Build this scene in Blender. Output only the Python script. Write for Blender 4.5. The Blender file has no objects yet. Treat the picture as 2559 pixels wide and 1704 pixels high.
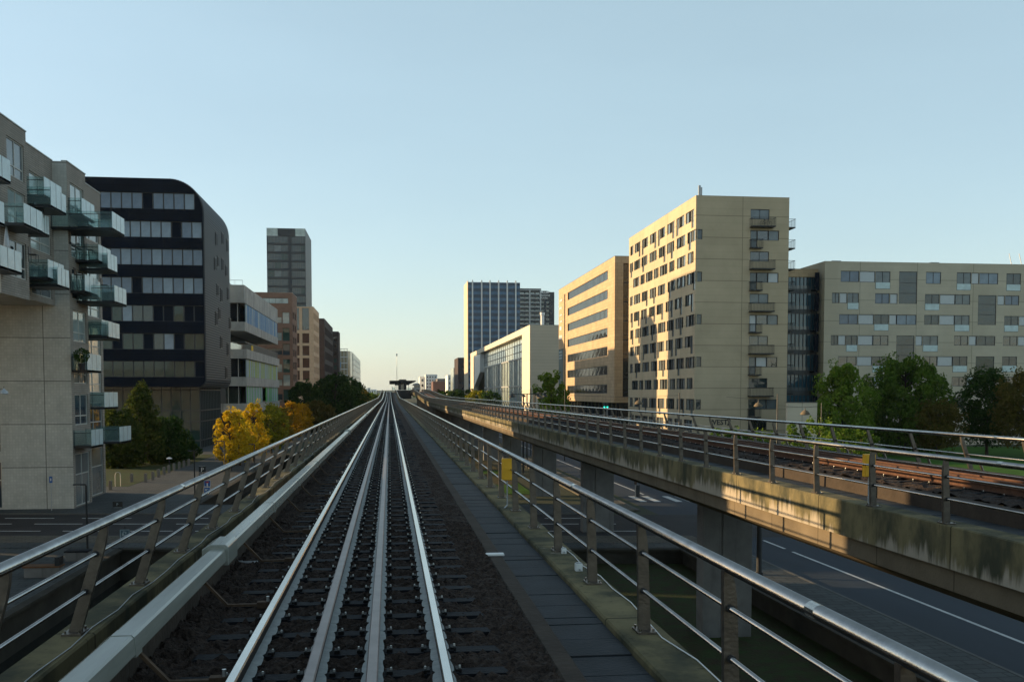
import bpy, bmesh, math, random
from mathutils import Vector, Matrix
R = math.radians
sc = bpy.context.scene
COL = sc.collection

# ------------------------------------------------------------------ camera, sky, sun, exposure
CAM_H = 8.2                      # camera above the street
FPX, PSI, TH = 2488.0, R(7.0), R(3.0)
cd = bpy.data.cameras.new("camera")
cd.lens, cd.sensor_width = 35.0, 36.0
cd.shift_y = 0.1014
cd.clip_start, cd.clip_end = 0.2, 9000
cam = bpy.data.objects.new("camera", cd)
cam.location = (0, 0, CAM_H)
cam.rotation_euler = (R(90) - TH, 0, -PSI)
COL.objects.link(cam)
sc.camera = cam

SUN_EL, SUN_AZ = R(10.0), R(-71.5)      # azimuth from +Y, towards +X positive
SX, SY = math.sin(SUN_AZ) * math.cos(SUN_EL), math.cos(SUN_AZ) * math.cos(SUN_EL)
w = bpy.data.worlds.new("World")
sc.world = w
w.use_nodes = True
nt = w.node_tree
bg = nt.nodes["Background"]
sky = nt.nodes.new("ShaderNodeTexSky")
sky.sky_type = 'NISHITA'
sky.sun_disc = False
sky.sun_elevation = SUN_EL
sky.sun_rotation = SUN_AZ
sky.altitude = 0
sky.air_density = 1.0
sky.dust_density = 0.6
sky.ozone_density = 1.6
# thin veil of light morning mist low in the sky: scattering sky scaled down, plus a pale blue part that
# thins out towards the zenith and is faintly uneven
def wn(t, **kw):
    n_ = nt.nodes.new(t)
    for k_, v_ in kw.items(): setattr(n_, k_, v_)
    return n_
vm = wn("ShaderNodeVectorMath", operation='MULTIPLY'); vm.inputs[1].default_value = (.47, .43, .45)
nt.links.new(sky.outputs[0], vm.inputs[0])
tcw = wn("ShaderNodeTexCoord"); sep = wn("ShaderNodeSeparateXYZ"); nt.links.new(tcw.outputs["Generated"], sep.inputs[0])
mr = wn("ShaderNodeMapRange", interpolation_type='SMOOTHSTEP')
mr.inputs[1].default_value = .30; mr.inputs[2].default_value = .85; mr.inputs[3].default_value = 1.0; mr.inputs[4].default_value = .48
nt.links.new(sep.outputs[2], mr.inputs[0])
mpw = wn("ShaderNodeMapping"); mpw.inputs["Scale"].default_value = (1.3, 1.3, 5.0); mpw.inputs["Rotation"].default_value = (.15, .1, 0)
nt.links.new(tcw.outputs["Generated"], mpw.inputs["Vector"])
nz = wn("ShaderNodeTexNoise"); nz.inputs["Scale"].default_value = 1.6; nz.inputs["Detail"].default_value = 4
nt.links.new(mpw.outputs[0], nz.inputs["Vector"])
mr2 = wn("ShaderNodeMapRange"); mr2.inputs[1].default_value = .3; mr2.inputs[2].default_value = .7; mr2.inputs[3].default_value = .95; mr2.inputs[4].default_value = 1.06
nt.links.new(nz.outputs["Fac"], mr2.inputs[0])
mu = wn("ShaderNodeMath", operation='MULTIPLY'); nt.links.new(mr.outputs[0], mu.inputs[0]); nt.links.new(mr2.outputs[0], mu.inputs[1])
vs = wn("ShaderNodeVectorMath", operation='SCALE'); vs.inputs[0].default_value = (1.14, 1.56, 1.62)
nt.links.new(mu.outputs[0], vs.inputs["Scale"])
va = wn("ShaderNodeVectorMath", operation='ADD'); nt.links.new(vm.outputs[0], va.inputs[0]); nt.links.new(vs.outputs[0], va.inputs[1])
nt.links.new(va.outputs[0], bg.inputs[0])
bg.inputs[1].default_value = 0.15
ld = bpy.data.lights.new("sun", 'SUN')
ld.energy = 4.8
ld.angle = R(0.5)
ld.color = (1.0, 0.71, 0.39)
sun = bpy.data.objects.new("sun", ld)
sun.rotation_euler = Vector((SX, SY, math.sin(SUN_EL))).to_track_quat('Z', 'Y').to_euler()
sun.location = (-60, 20, 60)
COL.objects.link(sun)
sc.view_settings.view_transform = 'Standard'
sc.view_settings.look = 'None'
sc.view_settings.exposure = 0.85
sc.view_settings.gamma = 1.0

# ------------------------------------------------------------------ pixel -> place (photo 2559 x 1704)
_r = Vector((math.cos(PSI), -math.sin(PSI), 0))
_f = Vector((math.sin(PSI), math.cos(PSI), 0))
PP = 981 + FPX * math.tan(TH)
def at(u, v, D=None, x=None, z=None, y=None):
    X, Z = (u - 1279.5) / FPX, (PP - v) / FPX
    d = _r * X + _f * (math.cos(TH) + Z * math.sin(TH)) + Vector((0, 0, 1)) * (-math.sin(TH) + Z * math.cos(TH))
    if D is not None: t = D / d.dot(_f)
    elif x is not None: t = x / d.x
    elif y is not None: t = y / d.y
    else: t = (z - CAM_H) / d.z
    return Vector((0, 0, CAM_H)) + d * t
def yD(x, D): return (D - x * math.sin(PSI)) / math.cos(PSI)
def yU(u, x, v=981): return at(u, v, x=x).y
def zV(u, v, x): return at(u, v, x=x).z

# ------------------------------------------------------------------ mesh builder
class MB:
    def __init__(s): s.v, s.f, s.m = [], [], []
    def face(s, pts, mi=0):
        n = len(s.v)
        s.v += [tuple(p) for p in pts]
        s.f.append(tuple(range(n, n + len(pts)))); s.m.append(mi)
    def solid(s, vs, fs, mi=0):
        n = len(s.v)
        s.v += [tuple(p) for p in vs]
        for f in fs:
            s.f.append(tuple(n + i for i in f)); s.m.append(mi)
    def box(s, x0, x1, y0, y1, z0, z1, mi=0):
        if x0 > x1: x0, x1 = x1, x0
        if y0 > y1: y0, y1 = y1, y0
        vs = [(x0,y0,z0),(x1,y0,z0),(x1,y1,z0),(x0,y1,z0),(x0,y0,z1),(x1,y0,z1),(x1,y1,z1),(x0,y1,z1)]
        s.solid(vs, [(3,2,1,0),(4,5,6,7),(0,1,5,4),(1,2,6,5),(2,3,7,6),(3,0,4,7)], mi)
        return s
    def prism(s, poly, ax, a0, a1, mi=0):
        """polygon in the two other axes, pushed along axis ax"""
        def P(p, a):
            if ax == 'y': return (p[0], a, p[1])
            if ax == 'x': return (a, p[0], p[1])
            return (p[0], p[1], a)
        n = len(poly)
        area = sum(poly[i][0]*poly[(i+1)%n][1]-poly[(i+1)%n][0]*poly[i][1] for i in range(n))
        pl = list(poly)
        if (area > 0) == (ax == 'y'): pl.reverse()
        if a0 > a1: a0, a1 = a1, a0
        vs = [P(p, a0) for p in pl] + [P(p, a1) for p in pl]
        fs = [tuple(range(n))[::-1], tuple(range(n, 2*n))] + [(i, (i+1)%n, n+(i+1)%n, n+i) for i in range(n)]
        s.solid(vs, fs, mi)
        return s
    def tube(s, p0, p1, r0, r1=None, n=8, mi=0, caps=True):
        r1 = r0 if r1 is None else r1
        p0, p1 = Vector(p0), Vector(p1)
        q = (p1 - p0).to_track_quat('Z', 'Y')
        a = [q @ Vector((math.cos(2*math.pi*i/n), math.sin(2*math.pi*i/n), 0)) for i in range(n)]
        vs = [p0 + e*r0 for e in a] + [p1 + e*r1 for e in a]
        fs = [(i, (i+1)%n, n+(i+1)%n, n+i) for i in range(n)]
        if caps: fs += [tuple(range(n))[::-1], tuple(range(n, 2*n))]
        s.solid(vs, fs, mi)
        return s
    def sweep(s, sec, ys, zf, xf=lambda x: x, mi=0, closed=True):
        """section (x, z) carried along y; zf(y) lifts it"""
        n = len(sec); b = len(s.v)
        for y in ys:
            dz = zf(y)
            for (x, z) in sec: s.v.append((xf(x), y, z + dz))
        m = n if closed else n - 1
        for k in range(len(ys) - 1):
            for i in range(m):
                j = (i+1) % n
                s.f.append((b+k*n+i, b+k*n+j, b+(k+1)*n+j, b+(k+1)*n+i)); s.m.append(mi)
        if closed:
            s.f.append(tuple(b+i for i in range(n))); s.m.append(mi)
            e = b + (len(ys)-1)*n
            s.f.append(tuple(e+i for i in reversed(range(n)))); s.m.append(mi)
        return s
    def lathe(s, prof, c, n=16, mi=0):
        b = len(s.v); c = Vector(c)
        for (r, z) in prof:
            for i in range(n):
                a = 2*math.pi*i/n
                s.v.append((c.x + r*math.cos(a), c.y + r*math.sin(a), c.z + z))
        for k in range(len(prof)-1):
            for i in range(n):
                j = (i+1) % n
                s.f.append((b+k*n+i, b+k*n+j, b+(k+1)*n+j, b+(k+1)*n+i)); s.m.append(mi)
        s.f.append(tuple(b+i for i in reversed(range(n)))); s.m.append(mi)
        e = b+(len(prof)-1)*n
        s.f.append(tuple(e+i for i in range(n))); s.m.append(mi)
        return s
    def mesh(s, name, mats, off=(0,0,0), smooth=False, fix=False):
        me = bpy.data.meshes.new(name)
        ox, oy, oz = off
        me.from_pydata([(a-ox, b-oy, c-oz) for a, b, c in s.v], [], s.f)
        if not isinstance(mats, (list, tuple)): mats = [mats]
        for m in mats:
            if m: me.materials.append(m)
        me.polygons.foreach_set('material_index', s.m)
        if smooth: me.polygons.foreach_set('use_smooth', [True]*len(s.f))
        me.update()
        if fix:
            bm = bmesh.new(); bm.from_mesh(me)
            bmesh.ops.recalc_face_normals(bm, faces=bm.faces)
            bm.to_mesh(me); bm.free()
        return me
    def build(s, name, mats, parent=None, smooth=False, fix=False, bevel=0):
        """world-space vertices -> one object (a child keeps its parent's origin)"""
        off = (0,0,0)
        p = parent
        while p is not None:
            off = tuple(a+b for a, b in zip(off, p.location)); p = p.parent
        o = bpy.data.objects.new(name, s.mesh(name, mats, off, smooth, fix))
        COL.objects.link(o)
        if parent is not None: o.parent = parent
        if bevel:
            b = o.modifiers.new("bevel", 'BEVEL'); b.width = bevel; b.segments = 2; b.limit_method = 'ANGLE'
        return o
def tag(o, label=None, cat=None, group=None, kind=None):
    if label: o['label'] = label
    if cat: o['category'] = cat
    if group: o['group'] = group
    if kind: o['kind'] = kind
    return o
def thing(name, loc, label, cat, group=None):
    o = bpy.data.objects.new(name, None)
    o.location = loc; o.empty_display_size = .3
    COL.objects.link(o)
    return tag(o, label, cat, group)
def place(name, me, parent, loc, rot=None, kind=None):
    o = bpy.data.objects.new(name, me)
    COL.objects.link(o)
    o.parent = parent
    o.location = loc
    if rot: o.rotation_euler = rot
    if kind: o['kind'] = kind
    return o
def copy_tree(o, parent=None):
    c = o.copy(); COL.objects.link(c)
    if parent is not None: c.parent = parent
    for ch in list(o.children): copy_tree(ch, c)
    return c

# ------------------------------------------------------------------ materials
def mat(name, col, rough=.7, metal=0.0, var=0.0, scale=1.0, bump=0.0, bscale=20.0, col2=None, spec=.5,
        brick=None, panel=None, streak=None, emit=None, stretch=None):
    """brick/panel: (width, height, joint, joint darkness, offset); streak: (colour, scale, threshold)"""
    m = bpy.data.materials.new(name); m.use_nodes = True
    N, L = m.node_tree.nodes, m.node_tree.links
    P = N["Principled BSDF"]
    P.inputs["Roughness"].default_value = rough
    P.inputs["Metallic"].default_value = metal
    P.inputs["Specular IOR Level"].default_value = spec if (rough < .6 or spec != .5) else .18
    tc = N.new("ShaderNodeTexCoord")
    cur = N.new("ShaderNodeRGB"); cur.outputs[0].default_value = (*col, 1)
    out = cur.outputs[0]
    def mix(a, b, fac, mode='MIX'):
        x = N.new("ShaderNodeMix"); x.data_type = 'RGBA'; x.blend_type = mode
        if hasattr(fac, 'is_linked'): L.new(fac, x.inputs[0])
        else: x.inputs[0].default_value = fac
        for s_, i in ((a, 6), (b, 7)):
            if hasattr(s_, 'is_linked'): L.new(s_, x.inputs[i])
            else: x.inputs[i].default_value = (*s_, 1)
        return x.outputs[2]
    def noise(sc_, det=6, rough_=.6, vec=None, lo=.3, hi=.7):
        n = N.new("ShaderNodeTexNoise"); n.inputs["Scale"].default_value = sc_
        n.inputs["Detail"].default_value = det; n.inputs["Roughness"].default_value = rough_
        L.new(vec if vec else tc.outputs["Object"], n.inputs["Vector"])
        r = N.new("ShaderNodeMapRange"); r.inputs[1].default_value = lo; r.inputs[2].default_value = hi
        L.new(n.outputs["Fac"], r.inputs[0])
        return r.outputs[0]
    def mapped(sx, sy, sz):
        mp = N.new("ShaderNodeMapping"); mp.inputs["Scale"].default_value = (sx, sy, sz)
        L.new(tc.outputs["Object"], mp.inputs["Vector"]); return mp.outputs[0]
    if var:
        c2 = col2 if col2 else tuple(c*(1-var) for c in col)
        vec = mapped(*stretch) if stretch else None
        out = mix(out, c2, noise(scale, vec=vec))
    if streak:
        out = mix(out, streak[0], noise(streak[1], vec=mapped(1.2, 1.2, .12), lo=streak[2], hi=streak[2]+.12))
    def wallvec():
        sx = N.new("ShaderNodeSeparateXYZ"); L.new(tc.outputs["Object"], sx.inputs[0])
        ad = N.new("ShaderNodeMath"); L.new(sx.outputs[0], ad.inputs[0]); L.new(sx.outputs[1], ad.inputs[1])
        cb = N.new("ShaderNodeCombineXYZ"); L.new(ad.outputs[0], cb.inputs[0]); L.new(sx.outputs[2], cb.inputs[1])
        return cb.outputs[0]
    for spec_ in (brick, panel):
        if not spec_: continue
        bw, bh, jt, dk, off = spec_[:5]
        flat = len(spec_) > 5
        b = N.new("ShaderNodeTexBrick")
        b.inputs["Scale"].default_value = 1; b.inputs["Mortar Size"].default_value = jt
        b.inputs["Brick Width"].default_value = bw; b.inputs["Row Height"].default_value = bh
        b.inputs["Mortar Smooth"].default_value = .1
        b.offset = off
        tone = (.86 if bw < 3 else .95) if spec_ is brick else .95
        b.inputs["Color1"].default_value = (1, 1, 1, 1); b.inputs["Color2"].default_value = (tone, tone, tone, 1)
        b.inputs["Mortar"].default_value = (dk, dk, dk, 1)
        L.new(tc.outputs["Object"] if flat else wallvec(), b.inputs["Vector"])
        out = mix(out, b.outputs["Color"], 1.0, 'MULTIPLY')
    L.new(out, P.inputs["Base Color"])
    if bump:
        n = N.new("ShaderNodeTexNoise"); n.inputs["Scale"].default_value = bscale; n.inputs["Detail"].default_value = 5
        L.new(tc.outputs["Object"], n.inputs["Vector"])
        bp = N.new("ShaderNodeBump"); bp.inputs["Strength"].default_value = bump; bp.inputs["Distance"].default_value = .05
        L.new(n.outputs["Fac"], bp.inputs["Height"]); L.new(bp.outputs[0], P.inputs["Normal"])
    if emit:
        P.inputs["Emission Color"].default_value = (*emit[:3], 1); P.inputs["Emission Strength"].default_value = emit[3]
    return m
def glassmat(name, col, rough=.04, wave=.02, spec=1.0):
    """window glass seen from outside: dark room behind, sky and street mirrored, slightly uneven"""
    m = mat(name, col, rough, 0, var=.5, scale=.35, spec=spec)
    N, L = m.node_tree.nodes, m.node_tree.links
    P = N["Principled BSDF"]; P.inputs["IOR"].default_value = 1.6
    n = N.new("ShaderNodeTexNoise"); n.inputs["Scale"].default_value = .6
    t = N.new("ShaderNodeTexCoord"); L.new(t.outputs["Object"], n.inputs["Vector"])
    b = N.new("ShaderNodeBump"); b.inputs["Strength"].default_value = wave; b.inputs["Distance"].default_value = 1
    L.new(n.outputs["Fac"], b.inputs["Height"]); L.new(b.outputs[0], P.inputs["Normal"])
    return m
def leafmat(name, c1, c2):
    m = bpy.data.materials.new(name); m.use_nodes = True
    N, L = m.node_tree.nodes, m.node_tree.links
    N.remove(N["Principled BSDF"])
    g = N.new("ShaderNodeNewGeometry")
    x = N.new("ShaderNodeMix"); x.data_type = 'RGBA'
    x.inputs[6].default_value = (*c1, 1); x.inputs[7].default_value = (*c2, 1)
    L.new(g.outputs["Random Per Island"], x.inputs[0])
    d = N.new("ShaderNodeBsdfDiffuse"); t = N.new("ShaderNodeBsdfTranslucent"); a = N.new("ShaderNodeMixShader")
    L.new(x.outputs[2], d.inputs[0]); L.new(x.outputs[2], t.inputs[0]); a.inputs[0].default_value = .35
    L.new(d.outputs[0], a.inputs[1]); L.new(t.outputs[0], a.inputs[2])
    L.new(a.outputs[0], N["Material Output"].inputs[0])
    return m
M = {}
M['steel'] = mat("brushed_steel", (.52,.50,.47), .20, 1.0, var=.35, scale=3, bump=.05, bscale=60)
M['post'] = mat("railing_steel", (.20,.17,.14), .38, .8, var=.5, scale=6, bump=.1, bscale=40)
M['galv'] = mat("galvanised", (.45,.46,.46), .5, .6, var=.3, scale=8)
M['conc'] = mat("concrete", (.105,.095,.06), .9, var=.5, scale=1.6, bump=.35, bscale=9, col2=(.040,.042,.028))
def fascia_mat():
    """weathered edge beam: moss and soot run down from the top edge, bare pale concrete shows low between the runs"""
    m = bpy.data.materials.new("stained_concrete"); m.use_nodes = True
    N, L = m.node_tree.nodes, m.node_tree.links
    P = N["Principled BSDF"]; P.inputs["Roughness"].default_value = .92; P.inputs["Specular IOR Level"].default_value = .15
    tc = N.new("ShaderNodeTexCoord")
    def nz(sc_, scale, det=5):
        mp = N.new("ShaderNodeMapping"); mp.inputs["Scale"].default_value = scale; L.new(tc.outputs["Object"], mp.inputs["Vector"])
        n_ = N.new("ShaderNodeTexNoise"); n_.inputs["Scale"].default_value = sc_; n_.inputs["Detail"].default_value = det; n_.inputs["Roughness"].default_value = .65
        L.new(mp.outputs[0], n_.inputs["Vector"]); return n_.outputs["Fac"]
    def mth(op, a_, b_):
        n_ = N.new("ShaderNodeMath"); n_.operation = op
        for i_, q_ in ((0, a_), (1, b_)):
            if hasattr(q_, 'is_linked'): L.new(q_, n_.inputs[i_])
            else: n_.inputs[i_].default_value = q_
        return n_.outputs[0]
    def rng_(f, lo, hi):
        r_ = N.new("ShaderNodeMapRange"); r_.interpolation_type = 'SMOOTHSTEP'; r_.inputs[1].default_value = lo; r_.inputs[2].default_value = hi; L.new(f, r_.inputs[0]); return r_.outputs[0]
    def mx(a_, b_, f):
        x_ = N.new("ShaderNodeMix"); x_.data_type = 'RGBA'; L.new(f, x_.inputs[0])
        for q_, i_ in ((a_, 6), (b_, 7)):
            if hasattr(q_, 'is_linked'): L.new(q_, x_.inputs[i_])
            else: x_.inputs[i_].default_value = (*q_, 1)
        return x_.outputs[2]
    sp = N.new("ShaderNodeSeparateXYZ"); L.new(tc.outputs["Object"], sp.inputs[0])
    hgt = mth('MULTIPLY', mth('SUBTRACT', sp.outputs[2], 5.35), .38)
    base = mx((.20,.165,.085), (.055,.055,.035), rng_(nz(1.0, (1, .9, .5)), .35, .65))
    drip = rng_(mth('SUBTRACT', mth('MULTIPLY', mth('ADD', nz(2.2, (1, 1.3, .18)), nz(.45, (1, 1, .1))), .5), hgt), .39, .50)
    col_ = mx(base, (.36,.31,.24), drip)
    col_ = mx(col_, (.03,.03,.022), rng_(nz(7, (1, 1.6, .1)), .60, .72))
    br_ = N.new("ShaderNodeTexBrick"); br_.inputs["Scale"].default_value = 1; br_.inputs["Brick Width"].default_value = 5.0; br_.inputs["Row Height"].default_value = 9
    br_.inputs["Mortar Size"].default_value = .02; br_.inputs["Color1"].default_value = (1,1,1,1); br_.inputs["Color2"].default_value = (.85,.85,.85,1); br_.inputs["Mortar"].default_value = (.3,.3,.3,1); br_.offset = 0
    cb_ = N.new("ShaderNodeCombineXYZ"); L.new(sp.outputs[1], cb_.inputs[0]); L.new(sp.outputs[2], cb_.inputs[1]); L.new(cb_.outputs[0], br_.inputs["Vector"])
    x_ = N.new("ShaderNodeMix"); x_.data_type = 'RGBA'; x_.blend_type = 'MULTIPLY'; x_.inputs[0].default_value = 1; L.new(col_, x_.inputs[6]); L.new(br_.outputs["Color"], x_.inputs[7])
    L.new(x_.outputs[2], P.inputs["Base Color"])
    bp = N.new("ShaderNodeBump"); bp.inputs["Strength"].default_value = .4; bp.inputs["Distance"].default_value = .03; L.new(nz(9, (1, 1, 1)), bp.inputs["Height"]); L.new(bp.outputs[0], P.inputs["Normal"])
    return m
M['fascia'] = fascia_mat()
M['girder'] = mat("girder_concrete", (.19,.15,.10), .9, var=.4, scale=.7, bump=.2, panel=(2.6, 9.0, .02, .55, 0))
M['pier'] = mat("pier_concrete", (.20,.195,.185), .9, var=.4, scale=.9, bump=.25, bscale=6, streak=((.11,.105,.10), 1.3, .58))
M['upstand'] = mat("upstand_concrete", (.065,.05,.038), .9, var=.4, scale=2, bump=.3, bscale=14)
M['slab'] = mat("walkway_slab", (.045,.050,.055), .7, var=.45, scale=2.2, bump=.25, bscale=25)
M['ballast'] = mat("ballast_stone", (.075,.052,.040), .95, var=.75, scale=26, col2=(.013,.010,.009), bump=1.0, bscale=38, spec=.2)
M['sleeper'] = mat("sleeper_concrete", (.012,.013,.017), .75, var=.5, scale=5, bump=.2, bscale=30)
M['railtop'] = mat("rail_steel_polished", (.62,.61,.58), .22, 1.0, var=.15, scale=2)
M['railside'] = mat("rail_steel_rust", (.125,.062,.038), .8, .2, var=.5, scale=9, bump=.1)
M['railfoot'] = mat("rail_foot_dust", (.34,.36,.35), .6, .2, var=.3, scale=11)
M['web'] = mat("rail_web_dark", (.030,.024,.022), .8, var=.3, scale=9)
M['guard'] = mat("guard_rail_steel", (.24,.20,.19), .42, .6, var=.3, scale=4)
M['clip'] = mat("rail_clip", (.012,.012,.012), .6, .3)
M['bolt'] = mat("bolt_head", (.6,.6,.58), .35, .8)
M['cover'] = mat("cover_grp", (.25,.26,.225), .22, 0, var=.25, scale=1.5, stretch=(6,.6,6))
M['rust'] = mat("rusty_bracket", (.13,.085,.055), .8, .3, var=.5, scale=14)
M['white'] = mat("white_paint", (.75,.75,.72), .5, var=.1, scale=4)
M['yellow'] = mat("yellow_box", (.80,.42,.015), .5, var=.12, scale=6)
M['dark'] = mat("dark_metal", (.03,.033,.036), .45, .4, var=.3, scale=3)
M['asphalt'] = mat("asphalt", (.045,.042,.042), .85, var=.35, scale=.5, bump=.3, bscale=60)
M['asphalt2'] = mat("road_asphalt", (.032,.042,.056), .75, var=.35, scale=.35, bump=.2, bscale=60, stretch=(1,.12,1))
M['marking'] = mat("road_marking", (.60,.60,.58), .7, var=.35, scale=3)
M['paving'] = mat("paving", (.085,.092,.092), .8, var=.35, scale=.7, bump=.2, bscale=30, brick=(.9,.45,.03,.5,.5,1))
M['paving2'] = mat("paving_warm", (.14,.125,.10), .85, var=.35, scale=1.1, bump=.2, bscale=30, brick=(.6,.3,.03,.55,.5,1))
M['kerb'] = mat("kerb_stone", (.12,.12,.115), .85, var=.3, scale=2)
M['ground'] = mat("ground_mix", (.05,.06,.03), .95, var=.5, scale=.05, col2=(.06,.06,.045))
M['grass'] = mat("lawn_grass", (.055,.14,.014), .95, var=.5, scale=.6, bump=.6, bscale=25, spec=.15)
M['soil'] = mat("leafy_soil", (.10,.065,.035), .95, var=.7, scale=1.5, col2=(.035,.05,.014), bump=.5, bscale=20)
M['water'] = mat("canal_water", (.010,.013,.012), .06, 0, bump=.12, bscale=3)
M['bark'] = mat("bark", (.07,.055,.04), .95, var=.4, scale=6, bump=.5)
M['frame_dk'] = mat("window_frame_dark", (.05,.052,.054), .5)
M['frame_lt'] = mat("window_frame_light", (.42,.42,.38), .5)
M['g_dark'] = glassmat("glass_dark", (.018,.022,.026))
M['g_mid'] = glassmat("glass_mid", (.05,.075,.095))
M['g_curt'] = glassmat("glass_curtain", (.22,.24,.235), rough=.12)
M['g_office'] = glassmat("glass_office_cool", (.13,.18,.25), spec=.5)
M['g_office2'] = glassmat("glass_office_blind", (.25,.32,.39), rough=.1, spec=.4)
M['g_blue'] = glassmat("glass_blue", (.03,.085,.16))
M['g_green'] = glassmat("glass_green", (.05,.10,.085))
M['g_pale'] = glassmat("glass_pale", (.40,.47,.45), rough=.1)
M['panel_w'] = mat("white_glass_panel", (.50,.53,.54), .18, var=.08, scale=2)
M['quaywall'] = mat("canal_wall_concrete", (.055,.05,.04), .9, var=.5, scale=.8, bump=.3)
M['g_res'] = glassmat("glass_flat", (.045,.062,.068), spec=.6)
M['g_resc'] = glassmat("glass_flat_curtain", (.16,.19,.20), rough=.08, spec=.5)
M['g_base'] = glassmat("glass_base_green", (.018,.052,.047), spec=.45)
M['frost'] = mat("frosted_glass", (.60,.73,.73), .25, var=.25, scale=1.3, bump=.05)
M['roof'] = mat("roof_felt", (.12,.12,.12), .9)
def clearglass(name, tint, a=.35):
    m = bpy.data.materials.new(name); m.use_nodes = True
    N, L = m.node_tree.nodes, m.node_tree.links
    P = N["Principled BSDF"]; P.inputs["Base Color"].default_value = (*tint, 1); P.inputs["Roughness"].default_value = .05
    t = N.new("ShaderNodeBsdfTransparent"); t.inputs[0].default_value = (.88, .95, .94, 1)
    x = N.new("ShaderNodeMixShader"); x.inputs[0].default_value = a
    L.new(t.outputs[0], x.inputs[1]); L.new(P.outputs[0], x.inputs[2]); L.new(x.outputs[0], N["Material Output"].inputs[0])
    return m
M['clear'] = clearglass("clear_balcony_glass", (.30,.42,.42), .16)

# ------------------------------------------------------------------ ground; sheets in (x, D): D is measured along the cross street's normal
def G(x, D, z): return (x, yD(x, D), z)
def sheet(name, x0, x1, D0, D1, z, m, kind='structure', label=None, cat=None, thick=0, nx=1):
    b = MB()
    xs = [x0 + (x1-x0)*i/nx for i in range(nx+1)]
    for a, c in zip(xs, xs[1:]):
        b.face([G(a, D0, z), G(c, D0, z), G(c, D1, z), G(a, D1, z)])
    if thick:
        for (p, q) in (((x0,D0),(x1,D0)), ((x1,D0),(x1,D1)), ((x1,D1),(x0,D1)), ((x0,D1),(x0,D0))):
            b.face([G(*p, z-thick), G(*q, z-thick), G(*q, z), G(*p, z)])
    o = b.build(name, m)
    return tag(o, label, cat, kind=kind)
gb = MB()
xs = [-4000, -14, -3.6, 15.1, 4000]; Ds = [-300, 51.5, 72, 130, 6000]
for i in range(4):
    for j in range(4):
        if (i in (1, 2) and j == 0) or (i == 1 and j == 2): continue
        gb.face([G(xs[i], Ds[j], 0), G(xs[i+1], Ds[j], 0), G(xs[i+1], Ds[j+1], 0), G(xs[i], Ds[j+1], 0)])
tag(gb.build("ground", M['ground']), kind='structure')
def canal(x0, x1, D0, D1, nm):
    b = MB()
    b.face([G(x0, D0, -1.55), G(x1, D0, -1.55), G(x1, D1, -1.55), G(x0, D1, -1.55)])
    tag(b.build("canal_water", M['water']), kind='structure')
canal(-14, -3.6, -300, 51.5, 0); canal(-14, -3.6, 72, 130, 0)
def qwall(pts, z0, z1, label):
    b = MB()
    for p, q in zip(pts, pts[1:]):
        b.face([G(*p, z0), G(*q, z0), G(*q, z1), G(*p, z1)])
        # coping stone
        P, Q = Vector(G(*p, z1)), Vector(G(*q, z1)); d = (Q-P).normalized(); n = Vector((-d.y, d.x, 0))*.2
        b.solid([P-n-Vector((0,0,.02)), Q-n-Vector((0,0,.02)), Q+n-Vector((0,0,.02)), P+n-Vector((0,0,.02)),
                 P-n+Vector((0,0,.10)), Q-n+Vector((0,0,.10)), Q+n+Vector((0,0,.10)), P+n+Vector((0,0,.10))],
                [(3,2,1,0),(4,5,6,7),(0,1,5,4),(1,2,6,5),(2,3,7,6),(3,0,4,7)])
    tag(b.build("canal_wall", M['quaywall']), label, "wall")
qwall([(-14,-60), (-14,51.5), (-3.6,51.5)], -2, 0.0, "long dark concrete canal wall beside the near paved quay")
qwall([(-3.6,72), (-3.6,130), (-14,130), (-14,72), (-3.59,72)], -2, 0.0, "concrete canal wall beyond the cross street, below the blue signs")
# the sunken grass bank under the viaducts
b = MB()
b.face([G(-3.6,-60,-.7), G(15.1,-60,-.7), G(15.1,51.5,-.7), G(-3.6,51.5,-.7)])
b.face([G(-3.6,-60,-.7), G(-3.6,51.5,-.7), G(-3.6,51.5,-2), G(-3.6,-60,-2)])
tag(b.build("grass_bank", mat("bank_grass", (.030,.055,.012), .95, var=1, scale=1.8, col2=(.042,.028,.016), bump=1.0, bscale=12)), kind='structure')
qwall([(-3.6,51.5), (15.1,51.5), (15.1,-60)], -.7, 0.0, "low concrete retaining wall at the edge of the sunken grass")
# cross street
sheet("cross_street", -220, 220, 56.2, 66.6, .012, M['asphalt'])
sheet("pavement", -220, 17.0, 53.6, 56.1, .10, M['paving2'], thick=.1)  # lighter warm strip: the sun falling here is put into the paving colour
sheet("pavement", -220, 17.0, 51.9, 53.6, .088, M['paving'], thick=.1)
sheet("pavement", -220, 14.9, 66.75, 72, .10, M['paving'], thick=.1)
sheet("kerb", -220, 17.0, 56.1, 56.2, .11, M['kerb'], thick=.11)
sheet("kerb", -220, 14.9, 66.6, 66.75, .11, M['kerb'], thick=.11)
mk = MB()
def dash(D, x0, x1, on, off, wd):
    x = x0
    while x < x1:
        mk.face([G(x, D, .017), G(min(x+on,x1), D, .017), G(min(x+on,x1), D+wd, .017), G(x, D+wd, .017)]); x += on+off
dash(64.6, -70, 14, 3.2, 1.8, .22); dash(61.8, -70, -27, 40, 1, .2); dash(61.8, -26.5, 14, 3.0, 1.4, .22)
dash(58.6, -70, 15, 2.6, 1.3, .2); dash(56.5, -4, 15, 30, 1, .15)
# promenade and quay left
sheet("promenade", -60, -14.2, 72, 230, .088, M['paving'], thick=.08, nx=8)
sheet("quay", -60, -14.2, -60, 51.9, .06, M['paving'])
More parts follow.
